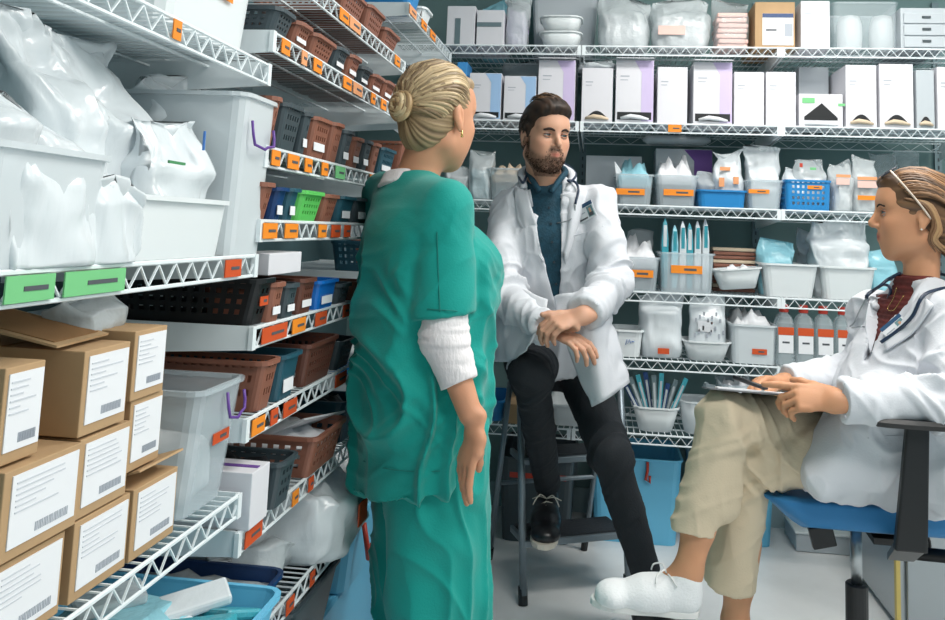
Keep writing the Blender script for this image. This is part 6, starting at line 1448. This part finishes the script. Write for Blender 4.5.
# trousers
S = Solid((0.14, 1.76, 0.10), (1.0, 2.46, 0.92), 0.0042)
S.ecap(whR, whL, (0.10, 0.10), (0.10, 0.10), k=0.03, clip=[((0, 0, 0.544), (0, 0, -1))])
S.ecap(whL, wkL, 0.082, 0.072, k=0.02, clip=[((0, 0, 0.5), (0, 0, -1))]); w_ = nrm(waL-wkL); c = A(U(727, 583, 2.12)); S.ecap(wkL, c+w_*0.04, 0.060, 0.060, k=0.015, clip=[(c, w_)])
S.ecap(whR, wkR, 0.082, 0.058, k=0.012); w_ = nrm(waR-wkR); c = A(U(692, 533, 1.98)); S.ecap(wkR, c+w_*0.04, 0.058, 0.046, k=0.012, clip=[(c, nrm(w_+np.array([0.12, 0, 0])))])
S.ecap(wkR+[0.0, 0, -0.03], wkR+nrm(waR-wkR)*0.22+[0.045, 0.01, 0.02], 0.052, 0.040, k=0.03)
V, F = S.mesh(); V = smooth_verts(V, F, 1, 0.5); nn = normals(V, F)
V = coat_folds(V, F, [(whR, wkR, waR, 0.055), (whL, wkL, waL, 0.06)], 0.007)
to_obj(V, F, 'trousers', khaki_m, WP)
seamk = mat('khaki seam', (160, 142, 116), 0.9)
# shoes
sh = shoe(Frame(A(U(699, 606, 1.97))+np.array([0, 0, -0.02]), nrm((-1.0, -0.06, 0.045)), scale=0.86), WP, shoe_w, mat('white rubber sole', (226, 226, 224), 0.5), 0.288, mat('white lace', (240, 240, 240), 0.8))
shoe(Frame(np.array([waL[0]+0.06, waL[1], 0.0]), nrm((-1.0, -0.1, 0)), scale=0.92), WP, shoe_w, mat('white rubber sole', (226, 226, 224), 0.5), 0.272, mat('white lace', (240, 240, 240), 0.8))
b = MB(); 
# eyeglasses pushed up on the hair
G = thing('eyeglasses', 'pale rimmed eyeglasses pushed up onto the hair of the seated woman', 'glasses')
gm = mat('pale acetate', (222, 206, 190), 0.25); gl = mat('dark lens edge', (58, 62, 70), 0.15)
for s_ in (1, -1):
    b = MB(); P = [hW(0.066+0.028*0-0.010*math.cos(a), (0.030+0.022*math.cos(a))*s_, 0.128+0.0*a+0.016*math.sin(a)-0.010*math.cos(a)) for a in [2*PI*i/18 for i in range(18)]]
    P = [hW(0.068+0.018*math.sin(a), (0.031+0.024*math.cos(a))*s_, 0.118-0.014*math.sin(a)) for a in [2*PI*i/18 for i in range(18)]]
    b.tube(P, 0.0024, gl, 6, closed=True); fr_ = b.build('rim', G, smooth=True)
    b = MB(); b.add(P, [tuple(range(18))], mat('tinted lens', (90, 96, 104), 0.1, alpha=0.5)); b.build('lens', fr_, solid=0.001)
    b = MB(); b.tube(cr([hW(0.068, 0.056*s_, 0.118), hW(0.050, 0.080*s_, 0.092), hW(0.020, 0.089*s_, 0.054), hW(-0.008, 0.089*s_, 0.018), hW(-0.026, 0.086*s_, -0.006)], 20), 0.0026, gm, 6); b.build('temple', G, smooth=True)
b = MB(); b.tube([hW(0.072, -0.008, 0.117), hW(0.072, 0.008, 0.117)], 0.0024, gl, 6); b.build('bridge', G, smooth=True)
# her stethoscope
S2 = thing('stethoscope', 'dark blue stethoscope hanging from the neck of the seated woman', 'stethoscope')
q = surfs(TW, [(901, 278), (893, 281), (880, 286), (871, 297), (868, 302)], 0.012); r2 = surfs(TW, [(896, 283), (896, 292), (892, 299)], 0.012)
back = [Vector(wnb)+Vector(v) for v in ((-0.045, 0.06, 0.0), (0.01, 0.08, 0.02), (0.075, 0.035, 0.02), (0.072, -0.045, 0.0))]
fr2 = surfs(TW, [(944, 276), (930, 298), (916, 318), (900, 334), (884, 345)], 0.014)
b = MB(); b.tube(cr(q[::-1]+back+fr2, 80), 0.0042, steth_m, 8); b.build('tube', S2, smooth=True)
q = surfs(TW, [(868, 302), (880, 286), (893, 284), (897, 290), (893, 300)], 0.016); b = MB(); b.tube(cr(q, 26), 0.0038, steth_m, 8); b.build('yoke', S2, smooth=True)
q = surfs(TW, [(893, 300), (886, 312), (876, 324), (864, 330), (856, 329)], 0.012); b = MB(); b.tube(cr(q, 18), 0.0021, steel, 6); b.build('binaural', S2, smooth=True)
q = surfs(TW, [(868, 302), (862, 314), (857, 322), (853, 327)], 0.012); b = MB(); b.tube(cr(q, 14), 0.0021, steel, 6); b.build('binaural', S2, smooth=True)
badge(TW, (897, 330), (906, 322), (893, 324), 'white badge clipped to the seated woman\'s lapel, partly turned away', 0.06, 0.045)
# clipboard and pen
cbd = thing('clipboard', 'thin clipboard with white paper on the woman\'s raised knee', 'clipboard', U(775, 394, 2.06)); cbd.rotation_euler = (math.radians(-9.5), math.radians(1.0), math.radians(-4))
b = MB(); b.loft([rrect(0.335, 0.23, z, 0.012) for z in (-0.0015, 0.0015)], mat('grey board', (120, 122, 126), 0.5)); b.build('board', cbd)
b = MB(); b.box((0.008, 0, 0.0032), (0.30, 0.21, 0.003), M['paper']); b.build('paper', cbd)
b = MB(); b.box((-0.155, 0, 0.005), (0.022, 0.11, 0.007), steel); b.tube([(-0.162, -0.03, 0.010), (-0.162, 0.03, 0.010)], 0.004, steel, 8); b.build('clip', cbd)
b = MB(); a, c = Vector(U(733, 377, 2.08)), Vector(U(768, 389, 2.06)); b.tube([a, a+(c-a)*0.9, c], [0.0055, 0.0055, 0.002], M['black'], 10); pn = tag(b.build('pen', smooth=True), 'dark pen held in the seated woman\'s writing hand', 'pen')
b = MB(); kn = hand  # ring on the near hand
q0 = A(U(811, 412, 1.86))
# ------------------------------------------------------------------ swivel chair
CH = thing('swivel_chair', 'blue upholstered swivel chair with black armrests under the seated woman', 'chair', (0, 0, 0))
sx0, sx1, sy0, sy1, st_, sb = 0.375, 0.93, 2.00, 2.42, STZ, Zy(541, 0.62, 2.03)
S = Solid((sx0-0.06, sy0-0.06, 0.40), (sx1+0.06, sy1+0.06, 0.60), 0.005)
def seatf(x, y, z):
    cx, cy = (sx0+sx1)/2, (sy0+sy1)/2; r = 0.11
    qx = np.abs(x-cx)-(sx1-sx0)/2+r; qy = np.abs(y-cy)-(sy1-sy0)/2+r
    d2 = np.sqrt(np.maximum(qx, 0)**2+np.maximum(qy, 0)**2)+np.minimum(np.maximum(qx, qy), 0)-r
    top = st_-0.022*np.clip((0.56-x)/0.14, 0, 1)**2; bot = sb+0.045*np.clip((0.5-x)/0.08, 0, 1)+np.clip(d2+0.09, 0, 1)*0.35
    zc_ = (top+bot)/2; hz = (top-bot)/2; qz = np.abs(z-zc_)-hz+0.022; q2 = d2+0.022
    return np.sqrt(np.maximum(q2, 0)**2+np.maximum(qz, 0)**2)+np.minimum(np.maximum(q2, qz), 0)-0.022
S.func(seatf, (sx0-0.06, sy0-0.06, 0.40), (sx1+0.06, sy1+0.06, 0.60), 'add')
V, F = S.mesh(); V = smooth_verts(V, F, 2, 0.5); to_obj(V, F, 'seat', mat('blue upholstery', (44, 126, 184), 0.6, bump=0.1, bscale=300), CH)
b = MB(); b.box((0.70, 2.22, sb-0.008), (0.20, 0.16, 0.02), M['black']); b.build('seat_plate', CH, bevel=0.004)
def ctube(P, r, m, name, parent=CH, n=10, cyl=True):
    b = MB(); b.tube(P, r, m, n); return b.build(name, parent, smooth=True)
cx, cy = Xx(857, 2.14, 0.3), 2.14
b = MB(); b.lathe([(0.013, 0.36), (0.013, sb)], steel, 20, (cx, cy, 0)); b.build('piston', CH, smooth=True)
b = MB(); b.lathe([(0.026, 0.28), (0.026, 0.372), (0.022, 0.376)], M['black'], 20, (cx, cy, 0)); b.lathe([(0.029, 0.19), (0.029, 0.279)], M['black'], 20, (cx, cy, 0)); b.lathe([(0.033, 0.09), (0.033, 0.189)], M['black'], 20, (cx, cy, 0)); b.build('column', CH)
for k in range(5):
    a = 2*PI*k/5+0.35; d = Vector((math.cos(a), math.sin(a), 0)); c0 = Vector((cx, cy, 0))
    lg = ctube([c0+d*0.02+Vector((0, 0, 0.105)), c0+d*0.15+Vector((0, 0, 0.095)), c0+d*0.28+Vector((0, 0, 0.072))], [0.024, 0.019, 0.014], M['black'], 'base_leg')
    b = MB(); sd = Vector((-d.y, d.x, 0))
    for s_ in (-1, 1): b.tube([c0+d*0.28+sd*0.006*s_+Vector((0, 0, 0.029)), c0+d*0.28+sd*0.022*s_+Vector((0, 0, 0.029))], 0.0275, M['black'], 16)
    b.build('caster', lg)
b = MB(); q = U(822, 536, 2.06); b.box(q, (0.055, 0.02, 0.05), M['black'], Matrix.Rotation(-0.25, 3, 'Y')); b.tube([q+Vector((0.01, 0.02, 0.02)), (0.64, 2.2, sb-0.006)], 0.008, M['black'], 8); b.build('height_lever', CH, bevel=0.003)
for yy, far in ((1.865, 0), (2.44, 1)):
    xa = Xx(912, 1.865, 0.7); pz = Zy(424, xa, 1.865)
    b = MB(); n_ = 12; rings = []
    for i in range(n_+1):
        t = i/n_; x = Xx(874, 1.865, pz)+0.30*t; ww = 0.030*math.sin(PI*min(1, 0.18+t*2))**0.5 if t < 0.2 else 0.032; rings.append([Vector((x, yy+c_, pz+d_)) for c_, d_ in ((-ww, 0.004), (-ww*0.8, 0.012), (ww*0.8, 0.012), (ww, 0.004), (ww*0.9, -0.006), (-ww*0.9, -0.006))])
    b.loft(rings, M['black']); b.build('arm_pad', CH, smooth=False)
    zlo = Zy(549, xa, 1.865); b = MB(); rings = []
    for t in [i/10 for i in range(11)]:
        z = pz-0.005-(pz-zlo)*t; x = xa+0.012-0.018*t; w1 = 0.023+0.010*t; rings.append([Vector((x+c_, yy+d_, z)) for c_, d_ in ((-w1, -0.010), (w1, -0.010), (w1, 0.010), (-w1, 0.010))])
    b.loft(rings, M['black']); b.build('arm_upright', CH, bevel=0.004)
    dy = 1 if not far else -1
    b = MB(); b.loft([[Vector((xa-0.035, yy+0.0*dy, zlo+0.016)), Vector((xa+0.03, yy, zlo+0.016)), Vector((xa+0.03, yy, zlo)), Vector((xa-0.035, yy, zlo))], [Vector((0.70, yy+0.24*dy, 0.463)), Vector((0.76, yy+0.24*dy, 0.463)), Vector((0.76, yy+0.24*dy, 0.447)), Vector((0.70, yy+0.24*dy, 0.447))]], M['black']); b.build('arm_bracket', CH)
b = MB(); b.box((1.06, 2.14, 0.92), (0.05, 0.40, 0.40), mat('blue upholstery', (44, 126, 184))); b.build('backrest', CH, bevel=0.03, seg=4)
ctube([(0.78, 2.14, 0.455), (1.04, 2.14, 0.45), (1.10, 2.14, 0.52), (1.10, 2.14, 0.9)], 0.016, M['black'], 'back_post')
# ------------------------------------------------------------------ steel cabinet at the right edge
X0, Yc = Xx(898, 2.75, 0.3), 2.75
t = thing('steel_cabinet', 'brushed steel cabinet with yellow edging behind the chair', 'cabinet', (X0, Yc, 0))
b = MB(); b.box((0.35, 0.25, 0.24), (0.7, 0.5, 0.44), M['steel']); b.build('body', t, bevel=0.004)
b = MB(); b.box((-0.004, 0.0, 0.24), (0.012, 0.02, 0.44), M['tapeY']); b.build('edging', t)['label'] = 'yellow edge strip'
b = MB(); b.box((0.2, -0.008, 0.24), (0.36, 0.014, 0.42), M['steel']); b.build('door', t, bevel=0.003)
b = MB(); b.box((0.35, 0.25, 0.01), (0.66, 0.44, 0.02), M['dgrey']); b.build('plinth', t)
sc_ = thing('scissor_reflection', 'dark scissor-shaped reflection in the steel cabinet door, built as a solid', 'scissor_reflection', (X0+0.055, Yc-0.021, 0.33))  # dark reflection in the door, modelled as a solid scissor shape
for s_ in (-1, 1):
    b = MB(); b.box((0.007*s_, 0, 0.03), (0.009, 0.003, 0.11), M['dgrey'], Matrix.Rotation(0.12*s_, 3, 'Y')); bl = b.build('blade_reflection', sc_)
    b = MB(); b.tube([(0.018*s_+0.014*math.cos(a), 0, -0.055+0.03*math.sin(a)) for a in [2*PI*i/14 for i in range(14)]], 0.004, M['black'], 6, closed=True); b.build('handle', bl)
